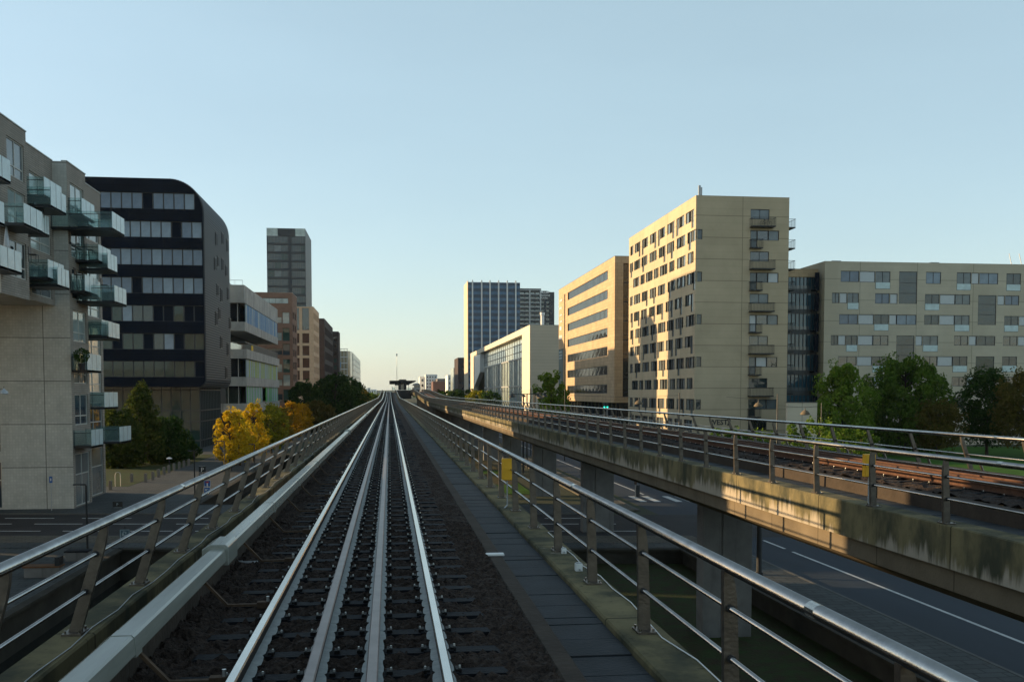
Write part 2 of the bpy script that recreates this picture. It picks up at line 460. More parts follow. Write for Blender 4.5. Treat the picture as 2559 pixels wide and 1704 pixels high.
# right-hand street, running along the line
sheet("street", 17.95, 40, -60, 700, .008, M['asphalt2'])
sheet("pavement", 15.3, 17.8, -60, 53.5, .11, M['paving'], thick=.1)
sheet("kerb", 17.8, 17.95, -60, 55.5, .12, M['kerb'], thick=.11)
sheet("pavement", 14.9, 17.0, 68.5, 600, .11, M['paving2'], thick=.1)
sheet("kerb", 17.0, 17.15, 68.5, 600, .12, M['kerb'], thick=.11)
def lineY(x, D0, D1, wd=.16, on=None, off=None):
    D = D0
    while D < D1:
        e = min(D1, D + (on or D1))
        mk.face([G(x, D, .017), G(x+wd, D, .017), G(x+wd, e, .017), G(x, e, .017)])
        D = e + (off or 1)
lineY(20.5, -60, 55); lineY(24.2, -60, 54, on=3, off=3); lineY(20.2, 80, 600); lineY(25.2, 80, 400, on=3, off=4)
for zx in (18.7, 19.75, 21.35, 22.35, 23.4, 24.9, 26):
    mk.face([G(zx, 74.6, .018), G(zx+.5, 74.6, .018), G(zx+.5, 78.6, .018), G(zx, 78.6, .018)])
tag(mk.build("road_marking", M['marking']), kind='structure')
sheet("pavement", 40.1, 58, -60, 700, .10, M['paving2'], thick=.1)
sheet("lawn", 58, 140, 84, 150, .05, M['grass'])
sheet("lawn", 3.0, 11.5, 80, 104, .05, M['grass'])
sheet("lawn", 3.0, 11.5, 106, 240, .05, M['soil'])
sheet("lawn", 4.5, 11.3, 88, 100, .06, M['soil'])
sheet("lawn", -45, -22.5, 86, 131, .10, mat("dull_lawn", (.028,.06,.012), .95, var=.7, scale=.8, col2=(.035,.03,.014), bump=.6, bscale=15), thick=.02)  # darker, duller grass mixed with soil
# far hills on the horizon
b = MB(); random.seed(4)
prev = None
for i in range(60):
    a = R(-60 + i*2.2); p = Vector((math.sin(a)*3600, math.cos(a)*3600, 0)); h = 9 + 7*random.random() + 9*math.sin(i*.37)**2
    if prev: b.solid([prev[0], p, p+Vector((0,0,h)), prev[0]+Vector((0,0,prev[1])), prev[0]*1.1, p*1.1], [(0,1,2,3),(3,2,5,4)])
    prev = (p, h)
tag(b.build("hills", mat("far_woods", (.10,.13,.11), 1)), kind='structure')

# ------------------------------------------------------------------ viaducts, tracks, railings
def zp(y):
    t = max(0, min(1, (y-222)/178)); return 2.35*t*t*(3-2*t)
YS = [-8, 0, 30, 60, 100, 150, 200] + [212+6*i for i in range(34)] + [430, 480, 560, 640]
ZR = 6.3                                       # rail top
def viaduct(mirror, dz):
    xf = (lambda x: 12.0-(x+.34)) if mirror else (lambda x: x)
    zf = lambda y: zp(y) + dz
    which = "the parallel viaduct on the right" if mirror else "the viaduct under the camera"
    cx = xf(-.34)
    v = thing("railway_viaduct", (cx, 20, 0), "stained concrete railway viaduct to the right, on grey piers above the street" if mirror
              else "concrete railway viaduct carrying the nearest track straight ahead", "viaduct")
    def sw(name, sec, m, bevel=0):
        return MB().sweep(sec, YS, zf, xf).build(name, m, v, fix=True, bevel=bevel)
    sw("deck_slab", [(-2.9,5.2),(-2.9,5.55),(2.3,5.55),(2.3,5.2)], M['conc'])
    sw("edge_beam", [(2.2,5.2),(2.2,5.85),(2.22,5.87),(2.66,5.87),(2.68,5.85),(2.68,5.17),(2.6,5.15)], M['fascia'])
    sw("edge_beam", [(-2.86,5.2),(-2.86,5.85),(-2.88,5.87),(-3.22,5.87),(-3.24,5.85),(-3.24,5.17),(-3.1,5.15)], M['fascia'])
    sw("box_girder", [(-2.9,5.18),(2.55,5.18),(2.55,4.78),(1.2,4.2),(-1.8,4.2),(-3.1,4.78),(-3.1,5.18)], M['girder'])
    sw("upstand_wall", [(-2.02,5.56),(-2.02,6.0 if mirror else 6.36),(-1.87,6.0 if mirror else 6.36),(-1.87,5.56)], M['upstand'])
    sw("upstand_wall", [(1.25,5.56),(1.25,6.07),(1.27,6.09),(1.42,6.09),(1.44,6.07),(1.44,5.56)], M['upstand'])
    # walkway slabs: one strip with real joints
    b = MB(); y = -6.0; k = 0; random.seed(3)
    while y < 120:
        L = .62 if k % 7 else .3
        dzz = random.uniform(-.006, .006)
        b.box(xf(1.45), xf(2.195), y, y+L-.03, 5.60+dz, 5.80+dz+dzz); y += L; k += 1
    b.build("walkway_slabs", M['slab'], v)
    b = MB().sweep([(1.45,5.6),(1.45,5.79),(2.195,5.79),(2.195,5.6)], [120] + [q for q in YS if q > 120], zf, xf); b.build("walkway_slabs", M['slab'], v, fix=True)
    for i, D in enumerate([-8, 14, 35.9, 58.3, 78.5, 99.5, 120, 141, 162, 183, 204, 225, 246, 267, 288, 309, 330, 351, 372, 393, 414]):
        px = 12.15 if mirror else -.3
        y0 = yD(px, D)
        top = 4.35 + zf(y0)
        b = MB(); g = .06
        for a0, a1 in ((px-.93, px-.25), (px-.25+g, px+.93)):
            b.box(a0, a1, y0, y0+.75, -2, top)
        b.box(px-.9, px+.9, y0+.04, y0+.71, -2, top-.05)
        b.box(px-.6, px+.6, y0+.1, y0+.65, top-.04, top+.15)
        b.build("pier", M['pier'], v, bevel=.03)
    # track ----------------------------------------------------------------
    tr = thing("railway_track", (cx, 10, 5.9+dz), "twin-rail track with two inner guard rails leading to the station straight ahead" if not mirror
               else "rusty-sided track behind the railing of the parallel viaduct", "track")
    def rail(x, top, name, hw=.035, scallop=False):
        t = ZR + top
        MB().sweep([(x-hw,t-.012),(x-hw+.008,t),(x+hw-.008,t),(x+hw,t-.012),(x+hw,t-.035),(x+.009,t-.048),(x+.009,t-.145),(x-.009,t-.145),(x-.009,t-.048),(x-hw,t-.035)],
                   YS, zf, xf).build(name, M['web'] if not mirror else M['railside'], tr, fix=True)
        if not mirror:
            MB().sweep([(x-hw-.0005,t-.010),(x-hw+.008,t+.0015),(x+hw-.008,t+.0015),(x+hw+.0005,t-.010)], YS, zf, xf).build("rail_head", M['railtop' if name == 'rail' else 'guard'], tr, fix=True)
        b = MB(); fz = t-.145
        y = -4
        while y < 60:                          # foot flange: pale dust, its edge unevenly scalloped
            for s in (-1, 1):
                w1, w2 = .080 + random.uniform(-.006, .009), .062 + random.uniform(-.006, .006)
                b.face([(xf(x), y, fz+.018+dz), (xf(x+s*w2), y, fz+.006+dz), (xf(x+s*w1), y+.05, fz+.004+dz), (xf(x+s*w1), y+.16, fz+.004+dz),
                        (xf(x+s*(w1-.008)), y+.27, fz+.004+dz), (xf(x+s*w2), y+.32, fz+.006+dz), (xf(x), y+.32, fz+.018+dz)])
            y += .32
        b.build("rail_foot", M['railfoot'] if not mirror else M['railside'], tr)
        MB().sweep([(x-.07,fz-.01),(x-.07,fz+.004),(x,fz+.013),(x+.07,fz+.004),(x+.07,fz-.01)], [60]+[q for q in YS if q >= 60 and q > 60], zf, xf).build("rail_foot", M['railfoot'] if not mirror else M['railside'], tr, fix=True)
    random.seed(8)
    for x in (-1.0575, .3775): rail(x, 0, 'rail')
    if mirror:
        for x in (-1.0575, .3775):
            MB().sweep([(x-.034,ZR+.001),(x+.034,ZR+.001),(x+.034,ZR+.004),(x-.034,ZR+.004)], YS, zf, xf).build("rail_head", M['railtop'], tr, fix=True)
    for x in (-.545, -.13): rail(x, .01, 'guard_rail', .04)
    # sleepers
    b = MB()
    q = [(-1.22,6.0),(-1.22,6.10),(-1.18,6.13),(1.18,6.13),(1.22,6.10),(1.22,6.0)]
    b.prism(q, 'y', -.085, .085)
    for s in (-1.0, 1.0):
        b.box(s*.7175-.12, s*.7175+.12, -.09, .09, 6.125, 6.142)
    for x in (-.7175, -.205, .21, .7175):
        for s in (-1, 1):
            b.box(x+s*.118-.022, x+s*.118+.022, -.05, .05, 6.132, 6.158, 1)
            b.tube((x+s*.128, .0, 6.13), (x+s*.128, .0, 6.176), .012, .008, 6, 2)
    sm = b.mesh("sleeper", [M['sleeper'], M['clip'], M['bolt']])
    far = MB()
    y = 2.2; k = 0
    while y < 560:
        if k < 100:
            place("sleeper", sm, tr, (0, y-10, dz+zp(y)-5.9-dz))
        elif y < 420:
            far.box(cx-1.2, cx+1.2, y-.12, y+.12, 6.0+zf(y), 6.128+zf(y))
        y += .64; k += 1
    o = far.build("sleepers_far", M['sleeper'], tr); o['kind'] = 'stuff'
    # ballast
    import numpy as np
    rng = np.random.default_rng(2)
    b = MB()
    def strip(y0, y1, cell, amp):
        nx = max(2, int(3.08/cell)); ny = int((y1-y0)/cell)
        X = np.linspace(-1.865, 1.245, nx); Y = np.linspace(y0, y1, ny)
        base = len(b.v)
        side = np.clip((np.abs(X+.34)-1.25)/.3, 0, 1)
        for yy in Y:
            mid = ((yy-2.2+.32) % .64 - .32)
            dip = -.028 if abs(mid) < .085 else 0
            zz = 6.120 + dip + side*(-.015 + .05*(X < -1)) + rng.normal(0, amp, nx) + zf(yy)
            for xx, z_ in zip(X, zz): b.v.append((xf(float(xx + rng.normal(0, cell*.2) if -1.8 < xx < 1.2 else xx)), float(yy), float(z_)))
        for j in range(ny-1):
            for i in range(nx-1):
                a = base+j*nx+i
                b.f.append((a, a+1, a+1+nx, a+nx)); b.m.append(0)
    if mirror:
        strip(-6, 60, .12, .02); strip(60, 560, 1.2, .01)
    else:
        strip(2.0, 16, .042, .018); strip(16, 45, .085, .018); strip(45, 120, .25, .015); strip(120, 560, 1.5, .008)
    tag(b.build("ballast", M['ballast'], fix=True), "dark brown track ballast between the upstands of " + which, "ballast", kind='stuff')
    return xf, zf, v, tr
def railing(label, xb, xt, zb, h, zf, in_s, lit=False, y0=-1.2, y1=430, mids=(.38,.72), gr=None, brace=False):
    """posts every 2.5 m; xb: foot, xt: top rail; in_s: side the blade curves to"""
    t = thing("railing", (xb, y0, zb), label, "railing", gr)
    def X(f): return xb + (xt-xb)*f
    sk = MB()
    n = 10; prof = []
    for i in range(n+1):
        f = i/n; prof.append((X(f) - in_s*(.055 - .015*f), zb + f*(h-.03)))
    for i in range(n, -1, -1):
        f = i/n; prof.append((X(f) + in_s*(.065 - .03*max(0, (f-.75)*4)**2 - .01*f), zb + f*(h-.03)))
    sk.prism(prof, 'y', -.03, .03)
    sk.box(xb-.085, xb+.10, -.13, .13, zb, zb+.022, 0)
    for a in (-1, 1):
        for c in (-1, 1): sk.tube((xb+a*.065+.008, c*.1, zb+.02), (xb+a*.065+.008, c*.1, zb+.05), .012, n=6, mi=1)
    for f in mids: sk.tube((X(f)-.0, -.07, zb+f*h), (X(f), .07, zb+f*h), .03, n=8, mi=2)
    if brace: sk.tube((xb+.42, 0, zb-.25), (xb+.16, 0, zb+.36), .035, n=6, mi=0)
    pm = sk.mesh("post", [M['post'], M['steel'], M['dark']], (xb, 0, zb), fix=True)
    far = MB(); y = y0+.6; k = 0
    while y < y1:
        if k < 100: place("post", pm, t, (0, y-y0, zf(y)))
        else: far.box(X(.5)-.05, X(.5)+.05, y-.03, y+.03, zb+zf(y), zb+h+zf(y)-.03)
        y += 2.5; k += 1
    if far.v: o = far.build("posts_far", M['post'], t); o['kind'] = 'stuff'
    ys = [y0-3] + [q for q in YS if y0 < q < y1] + [y1]
    def pipe(xc, zc, r, name, n=12):
        MB().sweep([(xc + r*math.cos(2*math.pi*i/n), zc + r*math.sin(2*math.pi*i/n)) for i in range(n)], ys, zf).build(name, M['steel'], t, smooth=True, fix=True)
    pipe(xt, zb+h, .047, "top_rail", 16)
    for f in mids: pipe(X(f), zb+f*h, .019, "middle_rail", 8)
    b = MB()
    y = y0 + 4.1
    while y < 120:                              # joint sleeves of the top rail
        b.tube((xt, y-.06, zb+h+zf(y)), (xt, y+.06, zb+h+zf(y)), .0482, n=16); y += 7.5
    b.build("joint_sleeves", M['steel'], t)
    return t
xfA, zfA, VA, TA = viaduct(False, 0)
xfB, zfB, VB, TB = viaduct(True, .18)
railing("steel railing on the ledge just right of the nearest track, carrying a yellow box", 2.45, 2.42, 5.87, 1.08, zfA, 1, y0=1.3)
railing("inward leaning steel railing on the ledge left of the nearest track, above the canal", -3.05, -2.74, 5.87, 1.08, zfA, 1, y0=1.9)
railing("steel railing on the near edge of the parallel viaduct, above the stained fascia", 9.08, 9.04, 5.87, 1.08, lambda y: zp(y)+.18, -1, y0=2.2)
railing("inward leaning steel railing on the far edge of the parallel viaduct", 14.72, 14.35, 5.87, 1.08, lambda y: zp(y)+.18, -1, y0=3, mids=(.55,), brace=True)

# conductor rail cover
def cover(xf, zf, label, near):
    t = thing("conductor_rail", (xf(-1.82), 5, 6.4), label, "conductor rail")
    MB().sweep([(-1.935,6.44),(-1.935,6.515),(-1.855,6.577),(-1.728,6.577),(-1.712,6.562),(-1.700,6.45)], YS, zf, xf).build("cover", M['cover'], t, fix=True)
    MB().sweep([(-1.86,6.38),(-1.86,6.45),(-1.78,6.45),(-1.78,6.38)], YS, zf, xf).build("contact_rail", M['railside'], t, fix=True)
    for y in (10.6, 43, 77, 112):                  # large expansion joint caps
        b = MB().prism([(xf(-1.95),6.40+zf(y)),(xf(-1.95),6.57+zf(y)),(xf(-1.87),6.62+zf(y)),(xf(-1.71),6.62+zf(y)),(xf(-1.68),6.59+zf(y)),(xf(-1.68),6.40+zf(y))], 'y', y, y+.62)
        if near: b.build("joint_cap", M['cover'], t, fix=True, bevel=.008)
    b = MB()
    for y in (6.85, 4.4, 15, 19.2, 24, 31, 37):
        b.prism([(xf(-1.939),6.43),(xf(-1.939),6.517),(xf(-1.857),6.581),(xf(-1.726),6.581),(xf(-1.708),6.565),(xf(-1.695),6.43)], 'y', y, y+.16)
    if near: b.build("joint_sleeves", M['cover'], t, fix=True)
    y = 4.62; k = 0
    br = MB()
    for p, q in (((-1.78,0,6.40),(-1.56,.0,6.16)), ((-1.56,0,6.16),(-1.20,0,6.16))):
        p = Vector((xf(p[0]), 0, p[2])); q = Vector((xf(q[0]), 0, q[2]))
        d = (q-p).normalized(); n = Vector((-d.z, 0, d.x))*.012
        br.solid([p-n+Vector((0,-.022,0)), q-n+Vector((0,-.022,0)), q-n+Vector((0,.022,0)), p-n+Vector((0,.022,0)),
                  p+n+Vector((0,-.022,0)), q+n+Vector((0,-.022,0)), q+n+Vector((0,.022,0)), p+n+Vector((0,.022,0))],
                 [(0,1,2,3),(7,6,5,4),(0,4,5,1),(1,5,6,2),(2,6,7,3),(3,7,4,0)])
    br.box(xf(-1.28), xf(-1.16), -.04, .04, 6.13, 6.19)
    br.tube((xf(-1.18), 0, 6.15), (xf(-1.18), 0, 6.24), .016, n=6, mi=1)
    bm_ = br.mesh("bracket", [M['rust'], M['bolt']], (t.location.x, 0, 6.4), fix=True)
    while y < 200 and k < 60:
        place("bracket", bm_, t, (0, y-5, zf(y))); y += 2.56; k += 1
    return t
cover(xfA, zfA, "pale grey covered conductor rail running along the left side of the nearest track", True)
t = thing("conductor_rail", (xfB(-1.7), 5, 6.3), "rusty brown conductor rail beyond the running rails of the parallel viaduct", "conductor rail")
MB().sweep([(-1.72,6.10),(-1.72,6.22),(-1.60,6.22),(-1.60,6.10)], YS, zfB, xfB).build("contact_rail", M['railside'], t, fix=True)
MB().sweep([(-1.74,6.222),(-1.74,6.25),(-1.58,6.25),(-1.58,6.222)], YS, zfB, xfB).build("cover", M['web'], t, fix=True)

# small things on the ledges
def emergency_box(px, py, zt, label, gx):
    t = thing("emergency_box", (px, py, zt), label, "signal box", "yellow boxes on the railings")
    MB().box(px-.11, px+.11, py-.06, py+.06, zt-.44, zt).build("casing", M['yellow'], t, bevel=.012)
    MB().box(px-.09, px+.09, py-.068, py-.061, zt-.42, zt-.03).build("door", M['yellow'], t)
    b = MB().tube((px, py, zt-.44), (px, py, zt-.95), .014, n=8).tube((px, py, zt-.95), (px-gx*.2, py-.15, zt-1.12), .014, n=8)
    b.tube((px-gx*.2, py-.15, zt-1.12), (px-gx*.2, py-.15, zt-1.26), .014, n=8)
    b.build("conduit", M['galv'], t)
p = at(1267.5, 1145, x=2.36)
emergency_box(p.x, p.y, p.z, "yellow box on the railing beside the nearest track", 1)
p = at(2172, 1134, x=9.20)
emergency_box(p.x, p.y, p.z, "yellow box behind the railing of the parallel viaduct", -1)
for (u, v, x, s, lab) in ((1409, 1381, 2.28, .07, "small white junction box at the foot of a railing post, farther one"), (1446, 1424, 2.33, .09, "small white junction box with a clamp on the right ledge, nearer one")):
    q = at(u, v, z=5.88)
    b = MB().box(q.x-s/2, q.x+s/2, q.y-s/2, q.y+s/2, 5.872, 5.872+s*1.1)
    b.box(q.x-s*.4, q.x+s*.4, q.y-s*.4, q.y+s*.4, 5.872+s*1.1, 5.872+s*1.22, 1)
    b.tube((q.x, q.y-s/2, 5.90), (q.x, q.y-s/2-.05, 5.90), .012, n=6, mi=1)
    tag(b.build("junction_box", [M['white'], M['galv']], bevel=.004), lab, "junction box")
def cable(x0, ya, yb, z, r, label, m, seed):
    random.seed(seed); b = MB(); y = ya; px = x0
    while y < yb:
        nx = x0 + random.uniform(-.05, .05)
        b.tube((px, y, z), (nx, y+.8, z), r, n=6, caps=False); px = nx; y += .8
    tag(b.build("cable", m, smooth=True), label, "cable")
cable(2.60, 3.5, 16, 5.88, .006, "thin pale cable lying on the ledge behind the right railing posts", M['white'], 5)
cable(-2.93, 3, 60, 5.88, .006, "thin pale cable lying along the left ledge", M['galv'], 6)
for (u, v, sx, sy, lab) in ((1237, 1386, .12, .055, "small white plate lying across the brown upstand of the walkway"),):
    q = at(u, v, z=6.10)
    tag(MB().box(1.22, 1.46, q.y-.06, q.y+.07, 6.095, 6.12).build("marker_plate", M['white'], bevel=.004), lab, "plate")
q = at(566, 1402, z=6.15)
b = MB().box(-1.80, -1.62, q.y-.07, q.y+.07, 6.12, 6.14).box(-1.87, -1.80, q.y-.05, q.y+.05, 6.05, 6.15)
tag(b.build("marker_plate", M['galv']), "grey metal plate sticking out below the conductor rail cover", "plate")
# ------------------------------------------------------------------ building kit
def facade(mb, O, ux, n, W, z0, z1, rects, depth=.22, mi=0, rmi=None):
    """wall O + ux*u, z; rects = (u0, u1, z0, z1) are real openings with reveals; n = outward normal"""
    O, ux, n = Vector(O), Vector(ux), Vector(n)
    rmi = mi if rmi is None else rmi
    flip = ux.cross(Vector((0, 0, 1))).dot(n) < 0
    def q(pts, m):
        mb.face(pts if not flip else pts[::-1], m)
    def P(u, z, d=0): return Vector((O.x, O.y, 0)) + ux*u + Vector((0, 0, z)) - n*d
    us = sorted({0, W} | {round(max(0, min(W, r[i])), 4) for r in rects for i in (0, 1)})
    zs = sorted({z0, z1} | {round(max(z0, min(z1, r[i])), 4) for r in rects for i in (2, 3)})
    for za, zb in zip(zs, zs[1:]):
        zm = (za+zb)/2; start = None
        row = [r for r in rects if r[2] < zm < r[3]]
        for ua, ub in zip(us, us[1:]):
            um = (ua+ub)/2
            hole = any(r[0] < um < r[1] for r in row)
            if hole:
                if start is not None: q([P(start, za), P(ua, za), P(ua, zb), P(start, zb)], mi); start = None
            elif start is None: start = ua
        if start is not None: q([P(start, za), P(W, za), P(W, zb), P(start, zb)], mi)
    for (a, b, c, d) in rects:
        q([P(a, c), P(b, c), P(b, c, depth), P(a, c, depth)], rmi)
        q([P(a, d, depth), P(b, d, depth), P(b, d), P(a, d)], rmi)
        q([P(a, c, depth), P(a, d, depth), P(a, d), P(a, c)], rmi)
        q([P(b, c), P(b, d), P(b, d, depth), P(b, c, depth)], rmi)
_wc = {}
def window(parent, O, ux, n, rect, glass='g_dark', nv=1, nh=0, frame='frame_dk', inset=.12, fw=.07, name="window", bars=None, panes=None):
    """frame with mullions, and a pane behind it as a sub-part"""
    a, b, c, d = rect
    W, H = b-a, d-c
    key = (round(W, 2), round(H, 2), nv, nh, frame, round(fw, 3), str(bars))
    if key not in _wc:
        m = MB()
        m.box(0, W, 0, .08, 0, fw); m.box(0, W, 0, .08, H-fw, H); m.box(0, fw, .002, .078, fw, H-fw); m.box(W-fw, W, .002, .078, fw, H-fw)
        for i in range(1, nv): x = W*i/nv; m.box(x-fw/2, x+fw/2, .004, .076, fw, H-fw)
        for i in range(1, nh): z = H*i/nh; m.box(fw, W-fw, .006, .074, z-fw/2, z+fw/2)
        for z in (bars or []): m.box(fw, W-fw, .006, .074, z-fw/2, z+fw/2)
        _wc[key] = m.mesh("window", M[frame])
    gk = (round(W, 2), round(H, 2), glass)
    if gk not in _wc:
        m = MB(); m.box(fw*.5, W-fw*.5, .045, .06, fw*.5, H-fw*.5)
        _wc[gk] = m.mesh("pane", M[glass])
    ux, n = Vector(ux), Vector(n)
    p = Vector((O[0], O[1], 0)) + ux*(a if ux.cross(Vector((0,0,1))).dot(n) > 0 else b) + Vector((0, 0, c)) - n*inset
    if ux.cross(Vector((0,0,1))).dot(n) < 0: ux = -ux
    o = bpy.data.objects.new(name, _wc[key]); COL.objects.link(o); o.parent = parent
    o.rotation_euler = (0, 0, math.atan2(ux.y, ux.x))
    o.location = p - parent.location
    g = bpy.data.objects.new("pane", _wc[gk]); COL.objects.link(g); g.parent = o
    return o
def shell(mb, x0, x1, y0, y1, z0, z1, skip=(), mi=0, rmi=1, parapet=.35):
    """remaining walls and roof of a box-shaped building; skip: sides ('W','S','E','N') made by facade()"""
    if 'S' not in skip: mb.face([(x0,y0,z0),(x1,y0,z0),(x1,y0,z1),(x0,y0,z1)], mi)
    if 'N' not in skip: mb.face([(x1,y1,z0),(x0,y1,z0),(x0,y1,z1),(x1,y1,z1)], mi)
    if 'W' not in skip: mb.face([(x0,y1,z0),(x0,y0,z0),(x0,y0,z1),(x0,y1,z1)], mi)
    if 'E' not in skip: mb.face([(x1,y0,z0),(x1,y1,z0),(x1,y1,z1),(x1,y0,z1)], mi)
    mb.face([(x0,y0,z0),(x0,y1,z0),(x1,y1,z0),(x1,y0,z0)], mi)
    zr = z1-parapet
    mb.face([(x0+.3,y0+.3,zr),(x1-.3,y0+.3,zr),(x1-.3,y1-.3,zr),(x0+.3,y1-.3,zr)], rmi)
    for (a, b, c, d) in ((x0,y0,x1,y0),(x1,y0,x1,y1),(x1,y1,x0,y1),(x0,y1,x0,y0)):
        ia = (x0+.3 if a == x0 else x1-.3, y0+.3 if b == y0 else y1-.3); ic = (x0+.3 if c == x0 else x1-.3, y0+.3 if d == y0 else y1-.3)
        mb.face([(a,b,z1),(c,d,z1),(ic[0],ic[1],z1),(ia[0],ia[1],z1)], mi)
        mb.face([(ia[0],ia[1],z1),(ic[0],ic[1],z1),(ic[0],ic[1],zr),(ia[0],ia[1],zr)], mi)
def coping(parent, x0, x1, y0, y1, z, m, t=.06, o=.04, wd=.4):
    b = MB()
    b.box(x0-o, x1+o, y0-o, y0+wd, z, z+t); b.box(x0-o, x1+o, y1-wd, y1+o, z, z+t)
    b.box(x0-o, x0+wd, y0+wd, y1-wd, z, z+t); b.box(x1-wd, x1+o, y0+wd, y1-wd, z, z+t)
    return b.build("coping", m, parent)
E, S_, Wd = (0,1,0), (1,0,0), (0,1,0)      # wall directions
NE, NS, NW = (1,0,0), (0,-1,0), (-1,0,0)   # outward normals

# ================================================================== LEFT SIDE
# A: pale tiled apartment house with glass balconies
M['tile'] = mat("pale_tile", (.60,.585,.52), .75, var=.22, scale=.8, bump=.1, bscale=30, brick=(.20,.20,.020,.84,0), panel=(4.2,3.0,.03,.35,0))
M['tile2'] = mat("thin_brown_tile", (.36,.32,.27), .75, var=.25, scale=.9, bump=.1, bscale=30, brick=(1.2,.14,.018,.5,.5))
XA, XB = -22.0, -22.95
ZT = zV(84, 345, XA)
yA0, yA1 = yU(10, XA), yU(80, XA)
yB1 = yU(138, XB, 600); yA2 = yA0 + (yB1-yA0)
yA2 = yU(170, XA, 600); yA3 = yU(216, XA, 600); yB3 = yU(252, XB, 600)
ST = 2.95
apt = thing("apartment_building", (XA-6, yA2, 0), "tall pale tiled apartment building at the left edge with frosted glass balconies", "building")
ZC = 13.9
def rowsA(u0, u1, w0, w1, zt, zb, pitch=ST, first=.95, hh=2.2):
    out = []; z = zt-first-hh
    while z > zb-.5:
        out.append((u0+w0, u0+w1, z, z+hh)); z -= pitch
    return out
b = MB()
LA = yA1-yA0; LB = yA2-yA1; LC = yA3-yA2; LD = yB3-yA3
segs = [ # x, y0, length, z bottom, material, windows
    (XA, yA0, LA, ZC, rowsA(0, 0, LA*.30, LA*.92, ZT, ZC)),
    (XB, yA1, LB, ZC+.3, rowsA(0, 0, LB*.12, LB*.24, ZT, ZC+.3, first=1.6, hh=1.9) + rowsA(0, 0, LB*.42, LB*.93, ZT, ZC+.3, first=1.6, hh=2.0)),
    (XA, yA2, LC, 0, rowsA(0, 0, LC*.16, LC*.88, ZT, 3, first=1.25)),
    (XB, yA3, LD, 0, rowsA(0, 0, LD*.30, LD*.92, ZT, 3, first=1.9))]
random.seed(12)
wins = []
for (x, y0, L, zb, rc) in segs:
    gz = []
    rc = [r for r in rc if r[2] > zb+.2]
    if zb == 0: gz = [(L*.12, L*.92, .15, 3.9)]
    rc = [r for r in rc if zb > 0 or r[2] > 4.1] + gz
    facade(b, (x, y0, 0), Wd, NE, L, zb, ZT, rc, mi=1)
    for r in rc: wins.append(((x, y0, 0), Wd, NE, r))
# returns between the bays and the underside of the overhang
def vq(x0, y0, x1, y1, z0, z1, mi=0): b.face([(x0,y0,z0),(x1,y1,z0),(x1,y1,z1),(x0,y0,z1)], mi)
vq(-44, yA0, XA, yA0, ZC, ZT); vq(XB, yA1, XA, yA1, ZC, ZT); vq(XB, yA3, XA, yA3, 0, ZT)
vq(XB, yA2, XA, yA2, ZC+.3, ZT)
vq(XB, yB3, -44, yB3, 0, ZT); vq(-44, yA0, -44, yB3, ZC, ZT); vq(-44, yA2, -44, yB3, 0, ZC)
b.face([(-44,yA0,ZC),(XA,yA0,ZC),(XA,yA1,ZC),(-44,yA1,ZC)], 0)
b.face([(-44,yA1,ZC+.3),(XB,yA1,ZC+.3),(XB,yA2,ZC+.3),(-44,yA2,ZC+.3)], 0)
vq(XA-.001, yA1, -44, yA1, ZC, ZC+.3)
# lower wall facing the camera, with two columns of windows at the left
WL = XA+44
fr = []
for k in range(5):
    z = .15 if k == 0 else 3.5+(k-1)*2.62+.55
    h = 3.3 if k == 0 else 2.05
    if z+h < ZC: 
        fr += [(WL-6.7, WL-4.75, z, z+h), (WL-11, WL-9, z, z+h)]
facade(b, (-44, yA2, 0), S_, NS, WL, 0, ZC+.3, fr, mi=0)
for r in fr: wins.append(((-44, yA2, 0), S_, NS, r))
zr = ZT-.5
b.face([(-44,yA0,zr),(XA,yA0,zr),(XA,yA1,zr),(-44,yA1,zr)], 2); b.face([(-44,yA1,zr),(XB,yA1,zr),(XB,yB3,zr),(-44,yB3,zr)], 2)
b.face([(XB,yA2,zr),(XA,yA2,zr),(XA,yA3,zr),(XB,yA3,zr)], 2)
b.build("wall", [M['tile'], M['tile2'], M['roof']], apt)
cp = MB()
for (x, y0, y1) in ((XA,yA0,yA1),(XB,yA1,yA2),(XA,yA2,yA3),(XB,yA3,yB3)):
    cp.box(x-.35, x+.05, y0-.02, y1+.02, ZT, ZT+.07)
cp.box(-44, XA-.36, yA0-.05, yA0+.3, ZT, ZT+.07)
cp.build("coping", M['frame_lt'], apt)
for (O, ux, n, r) in wins:
    tall = r[3]-r[2] > 3
    window(apt, O, ux, n, r, random.choice(['g_pale','g_pale','g_pale','g_resc','g_res'] if r[2] > 6 else ['g_mid','g_curt','g_green','g_dark']), nv=2 if r[1]-r[0] > 1.2 else 1,
           frame='frame_lt', inset=.08, bars=[(r[3]-r[2])*(.6 if tall else .3)], fw=.08)
def balcony(parent, x0, x1, y0, y1, z, open_side=None, hgt=1.12, frost='frost'):
    """slab, clear glass ends, frosted outer side, handrail; (x0 wall side, x1 outer)"""
    s = MB().box(x0, x1, y0, y1, z-.16, z).build("balcony", M['dark'], parent)
    MB().box(x1-.03, x1, y0, y1, z-.14, z+hgt).build("frosted_panel", M[frost], s)
    MB().box(x0, x1-.031, y0, y0+.02, z+.05, z+hgt-.02).build("clear_panel", M['clear'], s)
    MB().box(x0, x1-.031, y1-.02, y1, z+.05, z+hgt-.02).build("clear_panel", M['clear'], s)
    r = MB()
    for yy in (y0, y1): r.tube((x0, yy, z+hgt-.22), (x1-.04, yy, z+hgt-.22), .022, n=6); r.tube((x0+.05, yy, z), (x0+.05, yy, z+hgt), .02, n=6)
    for i in (1, 2): r.box(x1, x1+.006, y0+(y1-y0)*i/3-.02, y0+(y1-y0)*i/3+.02, z-.1, z+hgt, 0)
    r.build("handrail", M['dark'], s)
    return s
